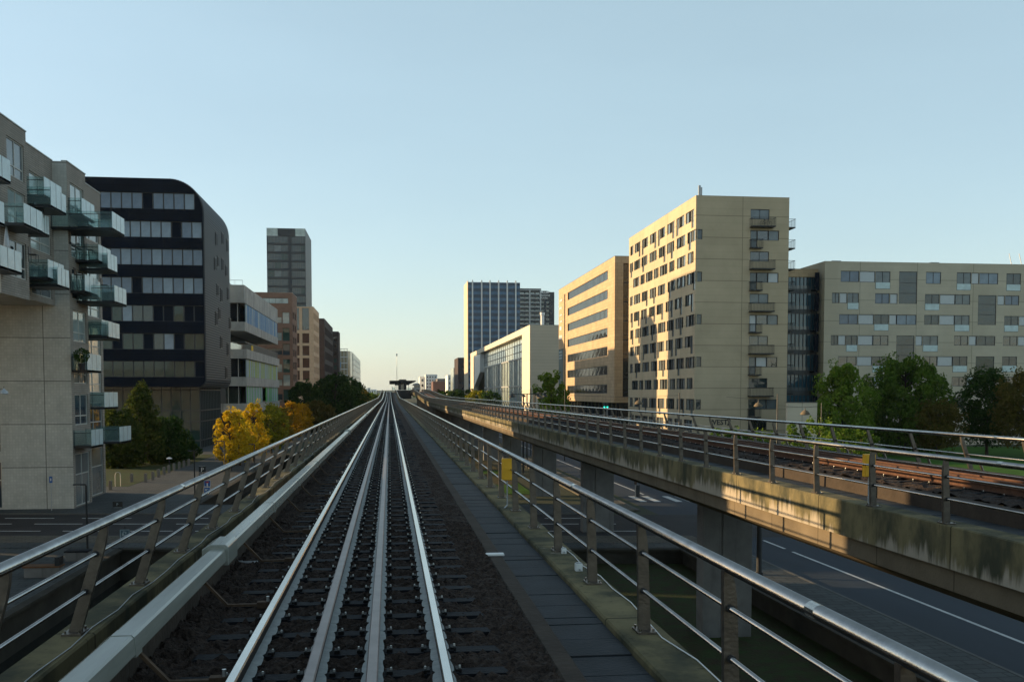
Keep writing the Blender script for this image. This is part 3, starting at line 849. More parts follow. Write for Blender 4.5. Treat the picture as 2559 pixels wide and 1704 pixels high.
# outer face of each balcony: (u of near edge, u of far edge, v of near bottom edge, x outer)
for (u0, u1, v0, xo) in ((-40,43,424,-20.4), (61,106,563,-20.5), (2,54,670,-21.0), (-30,11,548,-20.6), (111,154,492,-21.4), (128,165,518,-22.0+1.3),
        (166,202,608,-20.6), (106,123,585,-21.5), (121,160,698,-21.3), (145,173,716,-21.0), (205,236,540,-20.6), (222,245,565,-21.2), (281,311,574,-18.9),
        (247,277,655,-20.4), (270,293,675,-20.0), (213,245,731,-20.4), (232,251,742,-21.2), (287,316,757,-19.4), (255,283,841,-20.4), (272,299,846,-20.0),
        (219,253,929,-20.4), (262,304,1022,-20.3), (230,258,1119,-20.5), (300,328,1108,-20.3)):
    if v0 > 800 or (u0, v0) in ((213, 731), (166, 608), (205, 540)):
        tgt = (yA2 if u0 < 250 else yA3)+.2
        if at(u0, v0, x=xo).y < tgt: xo = at(u0, v0, y=tgt).x
    a, c = at(u0, v0, x=xo), at(u1, v0, x=xo)
    wall = XA if (a.y < yA1 or yA2 < a.y < yA3) else XB
    if a.y > yB3-.5:
        a.y = yB3-3.2; c = Vector((xo, yB3-.1, 0))
    balcony(apt, wall, xo, a.y, min(c.y, a.y+3.6), a.z+.14)
# a chair, a folded parasol and a potted shrub on the balconies
q = at(18, 660, x=-21.6)
t = thing("parasol", (q.x, q.y, q.z), "folded grey parasol standing on a balcony of the tiled apartment building", "parasol")
MB().lathe([(.02,.3),(.28,.35),(.16,1.2),(.05,2.1),(.01,2.2)], q, 10).build("canopy", M['galv'], t, smooth=True)
MB().tube(q, q+Vector((0,0,2.3)), .02).build("pole", M['dark'], t)

# B: black rounded office block
M['black'] = mat("black_metal_cladding", (.004,.009,.020), .5, 0, var=.5, scale=.25, panel=(3.4,1.95,.03,.3,0), spec=.05)
M['corr'] = mat("corrugated_black", (.03,.033,.037), .35, .5)
XR = -26.0
yb0, yb1 = yU(513, XR), yU(577, XR)
zt, zb = at(440, 447, y=yb0).z, zV(511, 966, XR)
xl = -56.0
off = thing("office_building", (XR-12, yb0, 0), "black office block with rounded corners hanging over a green glass base", "building")
def rr(x0, x1, z0, z1, rt, rb, n=10):
    pts = [(x0, z0)]
    for i in range(n+1):
        a = -math.pi/2 + i/n*math.pi/2; pts.append((x1-rb+rb*math.cos(a), z0+rb+rb*math.sin(a)))
    for i in range(n+1):
        a = i/n*math.pi/2; pts.append((x1-rt+rt*math.cos(a), z1-rt+rt*math.sin(a)))
    pts.append((x0, z1)); return pts
out = rr(xl, XR, zb, zt, 4.6, 1.15)
fw_ = 3.915
frows = []
rowtop = [at(420, v, y=yb0).z for v in (482, 553, 622, 693, 763, 833, 902)]
for k, z in enumerate(rowtop):
    frows.append((2.0, (27.1, 28.3, 28.6, 28.6, 28.6, 28.6, 28.6)[k], z-2.25, z))
fb = MB()
def wU(u): return at(u, 700, y=yb0).x - xl
RT, RB = 4.6, 1.15
ends = [wU(489), wU(506), wU(507.5), wU(508.5), wU(508.5), wU(508.5), wU(508)]
frows = [(2.0, ends[k], r[2], r[3]) for k, r in enumerate(frows)]
WI = XR-.12-xl
zA = frows[0][3]+.12
# front: a rectangle with the window bands, then the rounded margins round it
frows[0] = (2.0, ends[0], max(frows[0][2], zt-RT+.05), frows[0][3])
frows[-1] = (2.0, ends[-1], max(frows[-1][2], zb+RB+.05), frows[-1][3])
facade(fb, (xl, yb0, 0), S_, NS, WI, zb+RB, zt-RT, frows[1:], .3)
W0 = ends[0]+.1
facade(fb, (xl, yb0, 0), S_, NS, W0, zt-RT, zA, [frows[0]], .3)
fb.build("wall", M['black'], off)
fb = MB()
arc = [p for p in out if p[1] >= zt-RT-1e-6 and p[0] > xl]
xa = XR-RT+math.sqrt(RT*RT-(zA-(zt-RT))**2)
lo_ = [p for p in arc if p[1] < zA-1e-3]; hi_ = [p for p in arc if p[1] > zA+1e-3]
fb.face([(xl+W0, yb0, zt-RT)] + [(p[0], yb0, p[1]) for p in lo_] + [(xa, yb0, zA), (xl+W0, yb0, zA)])
fb.face([(xl, yb0, zA), (xa, yb0, zA)] + [(p[0], yb0, p[1]) for p in hi_] + [(xl, yb0, zt)])
bot = [p for p in out if p[1] <= zb+RB+1e-6 and p[0] > xl]
fb.face([(xl, yb0, zb)] + [(p[0], yb0, p[1]) for p in bot] + [(xl, yb0, zb+RB)])
fb.face([(xl+WI, yb0, zb+RB), (XR, yb0, zb+RB), (XR, yb0, zt-RT), (xl+WI, yb0, zt-RT)])
fb.build("rounded_front", M['black'], off, fix=True)
for r in frows:
    z0_, z1_ = r[2], r[3]
    nu = int((r[1]-r[0])/1.36); wdt = (r[1]-r[0])/nu
    random.seed(int(r[3]*10))
    bandt = rowtop.index(r[3]) if r[3] in rowtop else 0
    for i in range(nu):
        rnd = random.random()
        gl = 'black' if rnd < (.06 if bandt < 4 else .25) else ('g_pane_hi' if bandt < 4 else ('g_base' if rnd < .8 else ('g_res' if rnd < .93 else 'g_office2')))
        if gl == 'g_pane_hi': gl = 'g_office2' if rnd > .72 else 'g_office'
        window(off, (xl, yb0, 0), S_, NS, (r[0]+i*wdt+.02, r[0]+(i+1)*wdt-.02, z0_, r[3]), gl, inset=.22, fw=.06)
# roof, right side (corrugated: real ribs), underside: swept outline
ob = MB()
ring = out
n = len(ring)
for i in range(n-1):
    p, q = ring[i], ring[i+1]
    ob.face([(p[0],yb0,p[1]),(p[0],yb1,p[1]),(q[0],yb1,q[1]),(q[0],yb0,q[1])])
ob.face([(p[0],yb1,p[1]) for p in ring])
ob.face([(xl,yb0,zb),(xl,yb0,zt),(xl,yb1,zt),(xl,yb1,zb)])
ob.build("shell", M['black'], off, fix=True)
rb_ = MB()
# ribs follow the outline over the side and corner
def along(path):
    L = [0]
    for a, c in zip(path, path[1:]): L.append(L[-1]+math.hypot(c[0]-a[0], c[1]-a[1]))
    return L
path = [p for p in ring if p[0] > XR-4.7 and p[0] > xl+1]
Ls = along(path); s = .1
while s < Ls[-1]-.1:
    i = max(k for k in range(len(Ls)) if Ls[k] <= s); i = min(i, len(path)-2)
    f = (s-Ls[i])/max(1e-6, Ls[i+1]-Ls[i]); px = path[i][0]+(path[i+1][0]-path[i][0])*f; pz = path[i][1]+(path[i+1][1]-path[i][1])*f
    dx, dz = path[i+1][0]-path[i][0], path[i+1][1]-path[i][1]; d = math.hypot(dx, dz); dx, dz = dx/d, dz/d
    nx, nz = dz, -dx
    a = (px-dx*.11, pz-dz*.11); c = (px+dx*.11, pz+dz*.11)
    rb_.prism([a, (a[0]+nx*.13, a[1]+nz*.13), (c[0]+nx*.13, c[1]+nz*.13), c], 'y', yb0+.45, yb1-.2)
    s += .36
rb_.build("ribbed_cladding", mat("rib_metal", (.075,.090,.105), .5, 0, spec=.2), off, fix=True)
k_ = (yb1-yb0)
for (zx, zy0, zy1) in ((703,335,402),(735,335,395),(760,370,435),(697,462,530),(712,455,510),(735,467,530),(754,503,560),(710,600,660),(729,622,690),(763,618,682),
                       (703,742,812),(718,722,780),(773,773,830),(728,868,930),(762,902,968),(754,1025,1085)):
    u, v0, v1 = 200+zx/2.064, 420+zy0/2.064, 420+zy1/2.064
    p, q = at(u, v0, x=XR+.14), at(u, v1, x=XR+.14)
    o = MB().box(XR-.1, XR+.20, p.y-.9, p.y+.9, q.z, p.z).build("window", M['dark'], off)
    MB().box(XR+.201, XR+.215, p.y-.75, p.y+.75, q.z+.15, p.z-.15).build("pane", M['black'], o)
# glass base
gx1, gx0 = XR-1.6, -52
gy0 = yb0+4.5
base = MB().box(gx0, gx1, gy0, yb1-1, 0, zb-.02).build("glass_base", M['g_base'], off)
fb = MB()
for i in range(19): x = gx0 + (gx1-gx0)*i/18; fb.box(x-.06, x+.06, gy0-.12, gy0-.002, .02, zb-.03)
for z in (1.2, 4.0, 5.6, 8.6, 9.9): 
    if z < zb: fb.box(gx0, gx1+.13, gy0-.14, gy0-.003, z-.07, z+.07); fb.box(gx1+.003, gx1+.14, gy0, yb1-1, z-.07, z+.07)
for i in range(14): y = gy0 + (yb1-1-gy0)*i/13; fb.box(gx1+.002, gx1+.12, y-.05, y+.05, .02, zb-.03)
fb.build("mullions", M['frame_dk'], base)

# C: concrete building with coloured louvres
XCc = -26.6
yc0, yc1 = yU(614, XCc), yU(696, XCc)
M['bconc'] = mat("pale_board_concrete", (.46,.455,.42), .85, var=.35, scale=.35, bump=.15, streak=((.25,.24,.22), .7, .56))
cb = thing("college_building", (XCc-8, yc0, 0), "concrete building with projecting floors and blue and green striped louvre bands", "building")
def zc(zy): return zV(614, 560+zy/3.135, XCc)
def slab(z0, z1, ox, oy, name, m, y1=None): return MB().box(-48, XCc+ox, yc0-oy, (y1 or yc1), zc(z1), zc(z0)).build(name, m, cb)
slab(485, 622, 0, 0, "concrete_band", M['bconc']); slab(768, 838, 0, 0, "concrete_band", M['bconc'])
slab(980, 1052, .3, 0, "concrete_band", M['bconc']); slab(1196, 1268, .2, 0, "concrete_band", M['bconc']); slab(1405, 1480, .2, 0, "concrete_band", M['bconc'])
M['lv_blue'] = mat("louvre_blue", (.01,.16,.42), .8, spec=.1); M['lv_yel'] = mat("louvre_lime", (.38,.46,.02), .8, spec=.1); M['lv_grn'] = mat("louvre_green", (.07,.42,.04), .8, spec=.1)
M['lv_gry'] = mat("louvre_grey", (.34,.42,.45), .7, spec=.2, var=.2, scale=.6)
def band(z0, z1, colm, seed, blank=None):
    zz0, zz1 = zc(z1), zc(z0)
    MB().box(-47.5, XCc-1.2, yc0+1.4, yc1-.5, zz0-.01, zz1+.01).build("glazing", M['g_dark'], cb)
    random.seed(seed); y = yc0+2.2; k = 0
    while y < yc1-.4:
        L = random.choice((.7, 1.3, 2.4, 3.6))
        L = min(L, yc1-.2-y)
        c = colm if k % 2 else 'lv_gry'
        if c != 'lv_gry': L = min(L, .8)
        if not (blank and blank[0] < y < blank[1]):
            MB().box(XCc-.25, XCc-.1, y, y+L-.05, zz0+.05, zz1-.05).build("louvre_panel", M[c], cb)
        y += L; k += 1
    for i in range(6):
        x = XCc-1.4-i*1.9
        MB().box(x-.12, x, yc0+1.2, yc0+1.36, zz0, zz1).build("mullion", M['frame_lt'], cb)
band(622, 768, 'lv_blue', 5); band(1052, 1196, 'lv_yel', 9); band(1268, 1405, 'lv_grn', 14, (yc0+24, yc0+31))
MB().box(-46, XCc-4.5, yc0+5, yc1-2, zc(980), zc(838)).build("recessed_glazing", M['g_mid'], cb)
rl = MB()
for i in range(34): y = yc0+.3 + i*(yc1-yc0-.6)/33; rl.box(XCc-.1, XCc-.05, y-.03, y+.03, zc(980), zc(925))
rl.box(XCc-.12, XCc-.04, yc0+.2, yc1-.2, zc(927), zc(921)); rl.box(-46, XCc-.1, yc0+.18, yc0+.24, zc(927), zc(921)); rl.box(XCc-.14, XCc-.12, yc0+10, yc1-.2, zc(978), zc(927))
rl.build("terrace_railing", M['frame_dk'], cb)
MB().box(XCc-.10, XCc+.03, yc0+9.0, yc0+11.0, zc(990), zc(935)).build("banner", mat("banner_yellow", (.75,.50,.02), .6), cb)
MB().box(-44, XCc-3.2, yc0+4, yc1-3, 0, zc(1481)).build("ground_floor", M['dark'], cb)
MB().box(-42, XCc-5, yc0+14, yc0+22, zc(484), zc(484)+1.9).build("roof_plant", M['bconc'], cb)
b = MB().box(-44, XCc-.3, yc0+.3, yc0+.35, zc(485)+.85, zc(485)+.92)
for i in range(12): b.box(XCc-.35-i*1.4, XCc-.3-i*1.4, yc0+.3, yc0+.35, zc(485), zc(485)+.85)
b.build("roof_railing", M['galv'], cb)
o = MB().box(-45, -32, yc0-9, yc0-2.5, 0, zV(612, 680, -31)).build("stair_tower", M['white'], cb)

# generic block with punched windows on the two visible faces
def block(name, label, x0, x1, y0, y1, z1, mwall, front=None, side=None, right_side=True, cop='frame_lt', mroof=None, fglass=('g_dark','g_mid'), group=None, cat="building", inset=.2, frame='frame_dk', z0=0):
    t = thing(name, ((x0+x1)/2, y0, z0), label, cat, group)
    b = MB(); jobs = []
    sk = []
    if front is not None:
        facade(b, (x0, y0, 0), S_, NS, x1-x0, z0, z1, front, inset+.1); sk.append('S'); jobs += [((x0,y0,0), S_, NS, r) for r in front]
    if side is not None:
        xs_, nn, ss = (x1, NE, 'E') if right_side else (x0, NW, 'W')
        facade(b, (xs_, y0, 0), Wd, nn, y1-y0, z0, z1, side, inset+.1); sk.append(ss); jobs += [((xs_,y0,0), Wd, nn, r) for r in side]
    shell(b, x0, x1, y0, y1, z0, z1, sk)
    b.build("wall", [mwall, mroof or M['roof']], t)
    coping(t, x0, x1, y0, y1, z1, M[cop])
    for (O, ux, n, r) in jobs:
        window(t, O, ux, n, r, random.choice(fglass), nv=max(1, round((r[1]-r[0])/1.6)), inset=inset, frame=frame)
    return t
def grid(u0, u1, nu, z0, z1, nz, fw=.7, fh=.6, jit=0):
    out = []
    du, dz = (u1-u0)/nu, (z1-z0)/nz
    for k in range(nz):
        for i in range(nu):
            o = du*jit*((k % 2)-.5)
            a = u0+du*(i+(1-fw)/2)+o; out.append((a, a+du*fw, z0+dz*(k+(1-fh)/2), z0+dz*(k+(1+fh)/2)))
    return out
# D: brown brick house with stepped corner windows
XD = -24.6
yd0, yd1 = yU(733, XD), yU(742.5, XD)
zd = zV(733.5, 735, XD)
M['brownbrick'] = mat("brown_brick", (.27,.165,.12), .85, var=.25, scale=.8, brick=(.5,.2,.02,.7,.5))
def zdv(zy): return zV(733, 560+zy/3.135, XD)
fr = []
Wf = XD+42
for k, (a, c) in enumerate(((588,630),(733,780),(853,915),(975,1025),(1095,1160),(1215,1265),(1330,1395))):
    if k == 0: fr.append((Wf-7.4, Wf-1.0, zdv(c), zdv(a)))
    else:
        fr.append((Wf-6.6, Wf-2.7, zdv(c), zdv(a))); fr.append((Wf-2.55, Wf-.75, zdv(c)-.1, zdv(a)+1.2))
bd = block("brick_apartment_building", "brown brick apartment building with stepped corner windows behind the striped concrete building", -42, XD, yd0, yd1+2, zd, M['brownbrick'], front=fr,
      side=[r for r in grid(.2, yd1-yd0, 2, 4, zd-4, 8, .7, .55)], fglass=('g_mid','g_green','g_pale'))
# E: cream stone house
XE = -25.6
ye0, ye1 = yU(785, XE), yU(799, XE)
ze = zV(785, 769, XE)
M['cream'] = mat("salmon_stone", (.62,.42,.27), .8, var=.12, scale=.3, panel=(1.2,1.3,.04,.75,.5))
def zev(zy): return zV(785, 560+zy/3.135, XE)
fr = []; Wf = XE+58
for (a, c) in ((665,835),(860,935),(955,1030),(1050,1125),(1148,1222),(1245,1318)):
    for (p, q) in ((620,672),(560,598),(500,545)):
        fr.append((Wf-(705-p)/3.135*ye0/FPX, Wf-(705-q)/3.135*ye0/FPX, zev(c), zev(a)))
be = block("stone_office_building", "salmon coloured stone office building with deep square windows, below the dark tower", -58, XE, ye0, ye1, ze, M['cream'], front=fr,
      side=grid(1, ye1-ye0-1, 9, 3, ze-1, 9, .62, .62), fglass=('g_dark',), inset=.35)
# F: dark brick
XF = -25.4
yf0, yf1 = yU(812, XF), yU(833, XF)
zf_ = zV(812, 798, XF)
M['dkbrick'] = mat("dark_brick", (.075,.055,.05), .85, var=.3, scale=.5)
M['grybrick'] = mat("grey_brick", (.20,.18,.17), .85, var=.3, scale=.5)
block("dark_brick_building", "dark brown brick office building between the salmon building and the slim dark block", -36, XF, yf0, yf1, zf_, M['dkbrick'], side=grid(2, yf1-yf0-2, 15, 6, zf_-2, 6, .8, .62), fglass=('g_blue','g_mid'))
XG = -25.0
yg0, yg1 = yU(847, XG), yU(850, XG)
block("black_glass_building", "slim black building between the dark brick building and the golden glass one", -31, XG, yg0, yg1+4, zV(847, 830, XG), M['dkbrick'], front=grid(.4, 5.6, 2, 12, zV(847,830,XG)-2, 7, .6, .6), fglass=('g_green','g_dark'))
# H: glass building with rounded corner
XH = -24.0
yh0, yh1 = yU(880, XH), yU(901, XH)
zh = zV(882, 880, XH)
M['gold'] = glassmat("golden_glass", (.22,.19,.11), rough=.15); M['palegreen'] = glassmat("pale_green_glass", (.42,.50,.45), rough=.18)
hb = thing("glass_office_building", (XH-6, yh0, 0), "far glass office building with a rounded golden corner and pale green side", "building")
o = MB().prism([(XH-19, yh0), (XH-2.6, yh0), (XH-1.2, yh0+4), (XH-.4, yh0+16), (XH-.3, yh0+22), (XH-19, yh0+22)], 'z', 0, zh).build("corner", M['gold'], hb)
MB().box(XH-18, XH, yh0+22.1, yh1, 0, zh-.4).build("side_wing", M['palegreen'], hb)
b = MB()
for k in range(1, 9): z = zh*k/9; b.box(XH-19.1, XH-2.7, yh0-.15, yh0-.01, z-.3, z+.3); b.box(XH+.01, XH+.1, yh0+22, yh1, z-.15, z+.15)
for k in range(9): x = XH-19+k*2; b.box(x-.15, x+.15, yh0-.12, yh0-.011, 0, zh)
for k in range(12): y = yh0+24+k*(yh1-yh0-26)/11; b.box(XH+.011, XH+.09, y-.2, y+.2, 0, zh-.5)
b.build("mullions", M['galv'], hb)
b = MB()
for k in range(9): b.box(XH-19+k*2, XH-18.8+k*2, yh0, yh0+.3, zh, zh+1.2)
b.box(XH-19, XH-2.6, yh0-.1, yh0+.3, zh+1.2, zh+1.5); b.build("roof_frame", M['dark'], hb)
MB().box(XH-18.6, XH-7, yh0-.22, yh0-.16, zh-10.5, zh-7.2).build("sign_band", mat("blue_band", (.03,.20,.42), .4), hb)
# I: tall dark tower
XT = -38.0
yt0, yt1 = yU(767, XT), yU(781.7, XT)
ztw = zV(767, 580, XT)
xw = -38-(767-675)*yt0/FPX
tw = thing("tower_block", ((XT+xw)/2, yt0, 0), "tall dark grey tower with rows of glass, rising behind the salmon building", "building")
M['towerdk'] = mat("tower_cladding", (.024,.034,.046), .5, .2, var=.2, scale=.2, panel=(2.4,1.2,.05,.7,0))
b = MB(); fr = []
rp = zV(767, 579, XT)-zV(767, 599.6, XT)
nr = 20
Wt = XT-xw
top = zV(767, 560+60/3.135, XT)
for k in range(nr):
    z1_ = zV(767, 560+(125+64*k)/3.135, XT); z0_ = z1_-rp*.74
    if z0_ < 3: break
    fr += [(.3, Wt*.545, z0_, z1_), (Wt*.64, Wt-.25, z0_, z1_)]
facade(b, (xw, yt0, 0), S_, NS, Wt, 0, ztw-3.5, fr, .4)
shell(b, xw, XT, yt0, yt1, 0, ztw-3.5, ('S',))
b.build("wall", [M['towerdk'], M['roof']], tw)
random.seed(7)
def k_row(r): return random.random() < .6
for r in fr:
    for j in range(3):
        w3 = (r[1]-r[0])/3
        window(tw, (xw,yt0,0), S_, NS, (r[0]+j*w3, r[0]+(j+1)*w3, r[2], r[3]), ['g_res','g_resc','g_base'][(1 if j == 1 and r[0] < 2 and k_row(r) else 0) if random.random() < .8 else 2], nv=2, nh=3, inset=.25, fw=.09)
for (a, c) in ((xw, xw+5), (XT-4.6, XT)):
    MB().box(a, c, yt0, yt0+.1, ztw-3.45, ztw).box(a, a+.1, yt0+.1, yt0+4, ztw-3.45, ztw).build("roof_glass_screen", M['palegreen'], tw)
b = MB().box(xw+5.01, XT-4.61, yt0+.02, yt0+1, ztw-3.45, ztw-.05).box(XT-.3, XT, yt0+.2, yt1, ztw-3.45, ztw-.02)
for k in range(14): b.box(xw+5+k*.6, xw+5.12+k*.6, yt0-.1, yt0+.01, ztw-3.4, ztw)
b.build("roof_screen", M['towerdk'], tw)
block("apartment_building", "unseen low block added outside the left edge to shade the cross street", -60, -46, 66.5, 82, 13, M['tile'], front=grid(.5, 13, 3, 1, 12, 4, .6, .6))  # added out of view, placed and sized to keep sun off the cross street
# two more blocks of the same street, just outside the left edge of the picture
for (y0, y1, z1, lab) in ((15.5, 30.6, 21, "tiled apartment house before the balconied one, nearest the camera"), (42.4, 54.5, 17, "tiled apartment house next to the balconied one, outside the left edge")):
    block("apartment_building", lab, -40, -25.5, y0, y1, z1, M['tile'], front=grid(.5, 14, 3, 1, z1-1, int(z1/3), .6, .6), side=grid(.5, y1-y0-.5, 4, 1, z1-1, int(z1/3), .5, .6))
# ================================================================== RIGHT SIDE
def zP(u, v, y): return at(u, v, y=y).z
def xP(u, y): return at(u, 900, y=y).x
XY = 41.6
# yellow apartment tower ---------------------------------------------------------
M['sand'] = mat("sand_concrete", (.56,.455,.305), .85, streak=((.49,.395,.265), .16, .52), var=.2, scale=.25, bump=.06, brick=(7.35,.98,.022,.84,0), panel=(7.35,2.94,.045,.55,0))
y0 = yU(1735, XY); y1 = yU(1570, XY)
zt = zV(1735, 492, XY)
x1 = xP(1967, y0)
yt = thing("apartment_tower", ((XY+x1)/2, y0, 0), "tall sand coloured apartment tower, its long side in full sun, balconies on its shaded end", "building")
K = .0216*y0/131.9
fr = []; jobs = []
P_ = 136/2.57*(y0/.9925+5)/FPX
ztop = lambda zy: zP(1735+ 0, 450+zy/2.57, y0)
rows = [ztop(178+136.6*k) for k in range(12)]
Hs = (ztop(0)-ztop(65))
spec = []
for k, z in enumerate(rows):
    x0_ = (805-450)*K
    if k % 2 == 0:
        spec.append((x0_, x0_+2.7, z-Hs, z, 2, k)); spec.append((x0_, x0_+.98, z-Hs-1.0, z-Hs, 0, k))
    else:
        spec.append((x0_, x0_+1.0, z-Hs-1.0, z, 1, k)); spec.append((x0_+1.0, x0_+2.6, z-Hs, z, 1, k)); spec.append((x0_+2.6, x0_+4.1, z-Hs, z, 1, k))
        spec.append((.02, .95, z-Hs, z, 1, k))
merged = []
for s_ in spec:
    if s_[4] == 0: continue
    merged.append(s_)
b = MB()
facade(b, (XY, y0, 0), S_, NS, x1-XY, 0, zt, [m_[:4] for m_ in merged], .25)
# long sunny side: groups of panes, some dropping to the floor
random.seed(21)
side = []
L = y1-y0
ws = {'g': 1.5, 'p': .62, 'd': .62, 'f': 1.1}
for k, z in enumerate(rows):
    u = .02 if k % 2 else .9
    j = 0
    pats = ("fpdg", "gpdg", "fgpd", "gdpf", "dpg", "fpgd") if k % 2 == 0 else ("gpdg", "fdpg", "gpfd", "dfpg", "dgpg")
    while u < L-2.4:
        pat = pats[(j*3+k*2) % len(pats)]; j += 1
        pu = u
        for c in pat:
            w_ = ws[c]
            if pu+w_ > L-.5: break
            side.append((pu, pu+w_, z-Hs-.15-(.95 if c == 'f' else 0), z+.05, c)); pu += w_
        u = pu + random.choice((.75, 1.0, 1.3))
facade(b, (XY, y0, 0), Wd, NW, L, 0, zt, [r[:4] for r in side], .25)
shell(b, XY, x1, y0, y1, 0, zt, ('S', 'W'))
b.build("wall", [M['sand'], M['roof']], yt)
coping(yt, XY, x1, y0, y1, zt, M['sand'], t=.05, o=.02)
M['panel_g'] = mat("pale_infill_panel", (.42,.43,.40), .3, var=.1, scale=2)
gl = {'g': ['g_res','g_resc','g_curt','g_resc'], 'p': ['panel_g'], 'd': ['g_dark'], 'f': ['g_resc','g_curt']}
side_sorted = sorted(side, key=lambda r: r[0])
for i, r in enumerate(side_sorted):
    f = r[4] == 'f'
    window(yt, (XY, y0, 0), Wd, NW, r[:4], random.choice(gl[r[4]]), inset=.07, fw=.07, frame='frame_dk', bars=[1.0] if f else None)
for r in merged:
    window(yt, (XY, y0, 0), S_, NS, r[:4], random.choice(['g_res','g_resc','g_resc','g_dark','panel_w']) if r[0] > 1 else 'g_res', nv=r[4] if r[4] else 1, inset=.10, fw=.08)
def barbalcony(parent, x0, x1_, ya, yb, z, n):
    s = MB().box(x0, x1_, ya, yb, z-.14, z).build("balcony", M['dark'], parent)
    r = MB()
    h = 1.1
    for (a, c) in (((x0,ya),(x1_,ya)), ((x0,ya),(x0,yb)), ((x1_,ya),(x1_,yb)), ((x0,yb),(x1_,yb))):
        r.tube((*a, z+h), (*c, z+h), .03, n=6)
        d = math.hypot(c[0]-a[0], c[1]-a[1]); m_ = max(2, int(d/.2))
        for i in range(m_+1):
            f = i/m_; px, py = a[0]+(c[0]-a[0])*f, a[1]+(c[1]-a[1])*f
            r.box(px-.009, px+.009, py-.009, py+.009, z, z+h)
    r.build("handrail", M['dark'], s)
    return s
for k, z in enumerate(rows):
    zz = z-Hs-1.05
    if zz < 1: continue
    if k % 2 == 0: barbalcony(yt, XY+350*K, XY+500*K, y0-1.25, y0-.01, zz, 1)
    else: barbalcony(yt, XY+350*K, XY+425*K, y0-.9, y0-.01, zz, 1)
    # balconies on the far flank, seen past the corner
    barbalcony(yt, x1+.01, x1+1.45, y0+1.2, y0+4.6, z-Hs-.75, 1)
# antenna and stair head
q = at(1748, 491, y=y0+3)
t = thing("mobile_antenna", (q.x, q.y, q.z-.3), "thin white panel antenna on the roof corner of the sand coloured tower", "antenna")
MB().box(q.x-.16, q.x+.16, q.y-.1, q.y+.1, zt+.5, zt+2.0).box(q.x+.22, q.x+.36, q.y-.1, q.y+.1, zt+.3, zt+1.75).build("panel", M['galv'], t)
MB().tube((q.x, q.y+.15, zt-.35), (q.x, q.y+.15, zt+2.05), .05).tube((q.x-.5, q.y+.3, zt-.35), (q.x-.5, q.y+.3, zt+.35), .03).build("pole", M['galv'], t)
MB().box(XY+2, XY+4, y0+14, y0+17, zt-.35, zt+.5).build("stair_head", M['roof'], yt)
# painted name on the end wall, half hidden by the railing
def text(name, body, size, loc, rot, m, parent, ext=.01):
    cu = bpy.data.curves.new(name, 'FONT'); cu.body = body; cu.size = size; cu.extrude = ext; cu.resolution_u = 2; cu.offset = .02*size if size > .9 else 0
    o = bpy.data.objects.new(name, cu); COL.objects.link(o)
    dg = bpy.context.evaluated_depsgraph_get(); me = bpy.data.meshes.new_from_object(o.evaluated_get(dg))
    bpy.data.objects.remove(o)
    me.materials.clear(); me.materials.append(m)
    o = bpy.data.objects.new(name, me); COL.objects.link(o)
    o.rotation_euler = rot
    o.location = Vector(loc)
    if parent is not None:
        o.parent = parent; q = parent
        while q is not None: o.location -= Vector(q.location); q = q.parent
    return o
p = at(1772, 1061, y=y0-.03)
text("lettering", "WEST", 1.02, (p.x, y0-.03, p.z), (R(90), 0, 0), M['dark'], yt)
p = at(1816, 1062, y=y0-.03)
text("lettering", "2", 1.3, (p.x, y0-.03, p.z), (R(90), 0, 0), M['dark'], yt)
q = at(1805, 1058, y=y0-.03)
# stone office building ---------------------------------------------------------
M['travert'] = mat("travertine", (.56,.40,.24), .75, var=.2, scale=.35, bump=.05, brick=(1.5,.62,.022,.6,.5))
y0s, y1s = yU(1535, XY), yU(1396, XY)
zs = zV(1535, 641, XY)
sb = thing("stone_office_building", (XY+8, y0s, 0), "travertine office building with seven long strips of dark windows in the evening sun", "building")
def zS(zy): return zV(1517.5, 620+zy/3.73, XY)
u0, u1 = yU(1517.5, XY)-y0s, yU(1418, XY)-y0s
fr = [(u0, u1, zS(t+86), zS(t)) for t in (210, 388, 563, 742, 915, 1093, 1268)]
slot = (yU(1412, XY)-y0s, yU(1409.5, XY)-y0s, zV(1411, 982, XY), zV(1411, 735, XY))
zb_ = zV(1535, 1006, XY)
b = MB()
facade(b, (XY, y0s, 0), Wd, NW, y1s-y0s, zb_, zs, fr+[slot], .3)
xs1 = XY+17
zc0, zc1 = zV(1545, 620+1385/3.73, XY+1.5), zV(1545, 620+165/3.73, XY+1.5)
fr2 = [(1.6, 15, zc0, zc1)]
facade(b, (XY, y0s, 0), S_, NS, xs1-XY, zb_, zs, fr2, .5)
shell(b, XY, xs1, y0s, y1s, zb_, zs, ('W', 'S'))
b.build("wall", [M['travert'], M['roof']], sb)
coping(sb, XY, xs1, y0s, y1s, zs, M['frame_dk'], t=.05, o=.02)
for r in fr:
    nseg = 12; w_ = (r[1]-r[0])/nseg
    for i in range(nseg):
        window(sb, (XY, y0s, 0), Wd, NW, (r[0]+i*w_, r[0]+(i+1)*w_, r[2], r[3]), 'g_dark', nv=3, inset=.12, fw=.10)
MB().box(XY+.15, XY+.25, y0s+slot[0], y0s+slot[1], slot[2], slot[3]).build("slot_window", M['g_dark'], sb)
nf = 7; hz = (zc1-zc0)/nf
for i in range(nf):
    window(sb, (XY, y0s, 0), S_, NS, (1.6, 8.3, zc0+i*hz+.02, zc0+(i+1)*hz-.02), 'g_dark', nv=4, inset=.3, fw=.1, bars=[.9])
    window(sb, (XY, y0s, 0), S_, NS, (8.3, 15, zc0+i*hz+.02, zc0+(i+1)*hz-.02), 'g_dark', nv=4, inset=.3, fw=.1, bars=[.9])
MB().box(XY+1.2, xs1-.5, y0s+1.5, y1s-.3, 0, zb_-.01).build("ground_floor", M['g_dark'], sb)
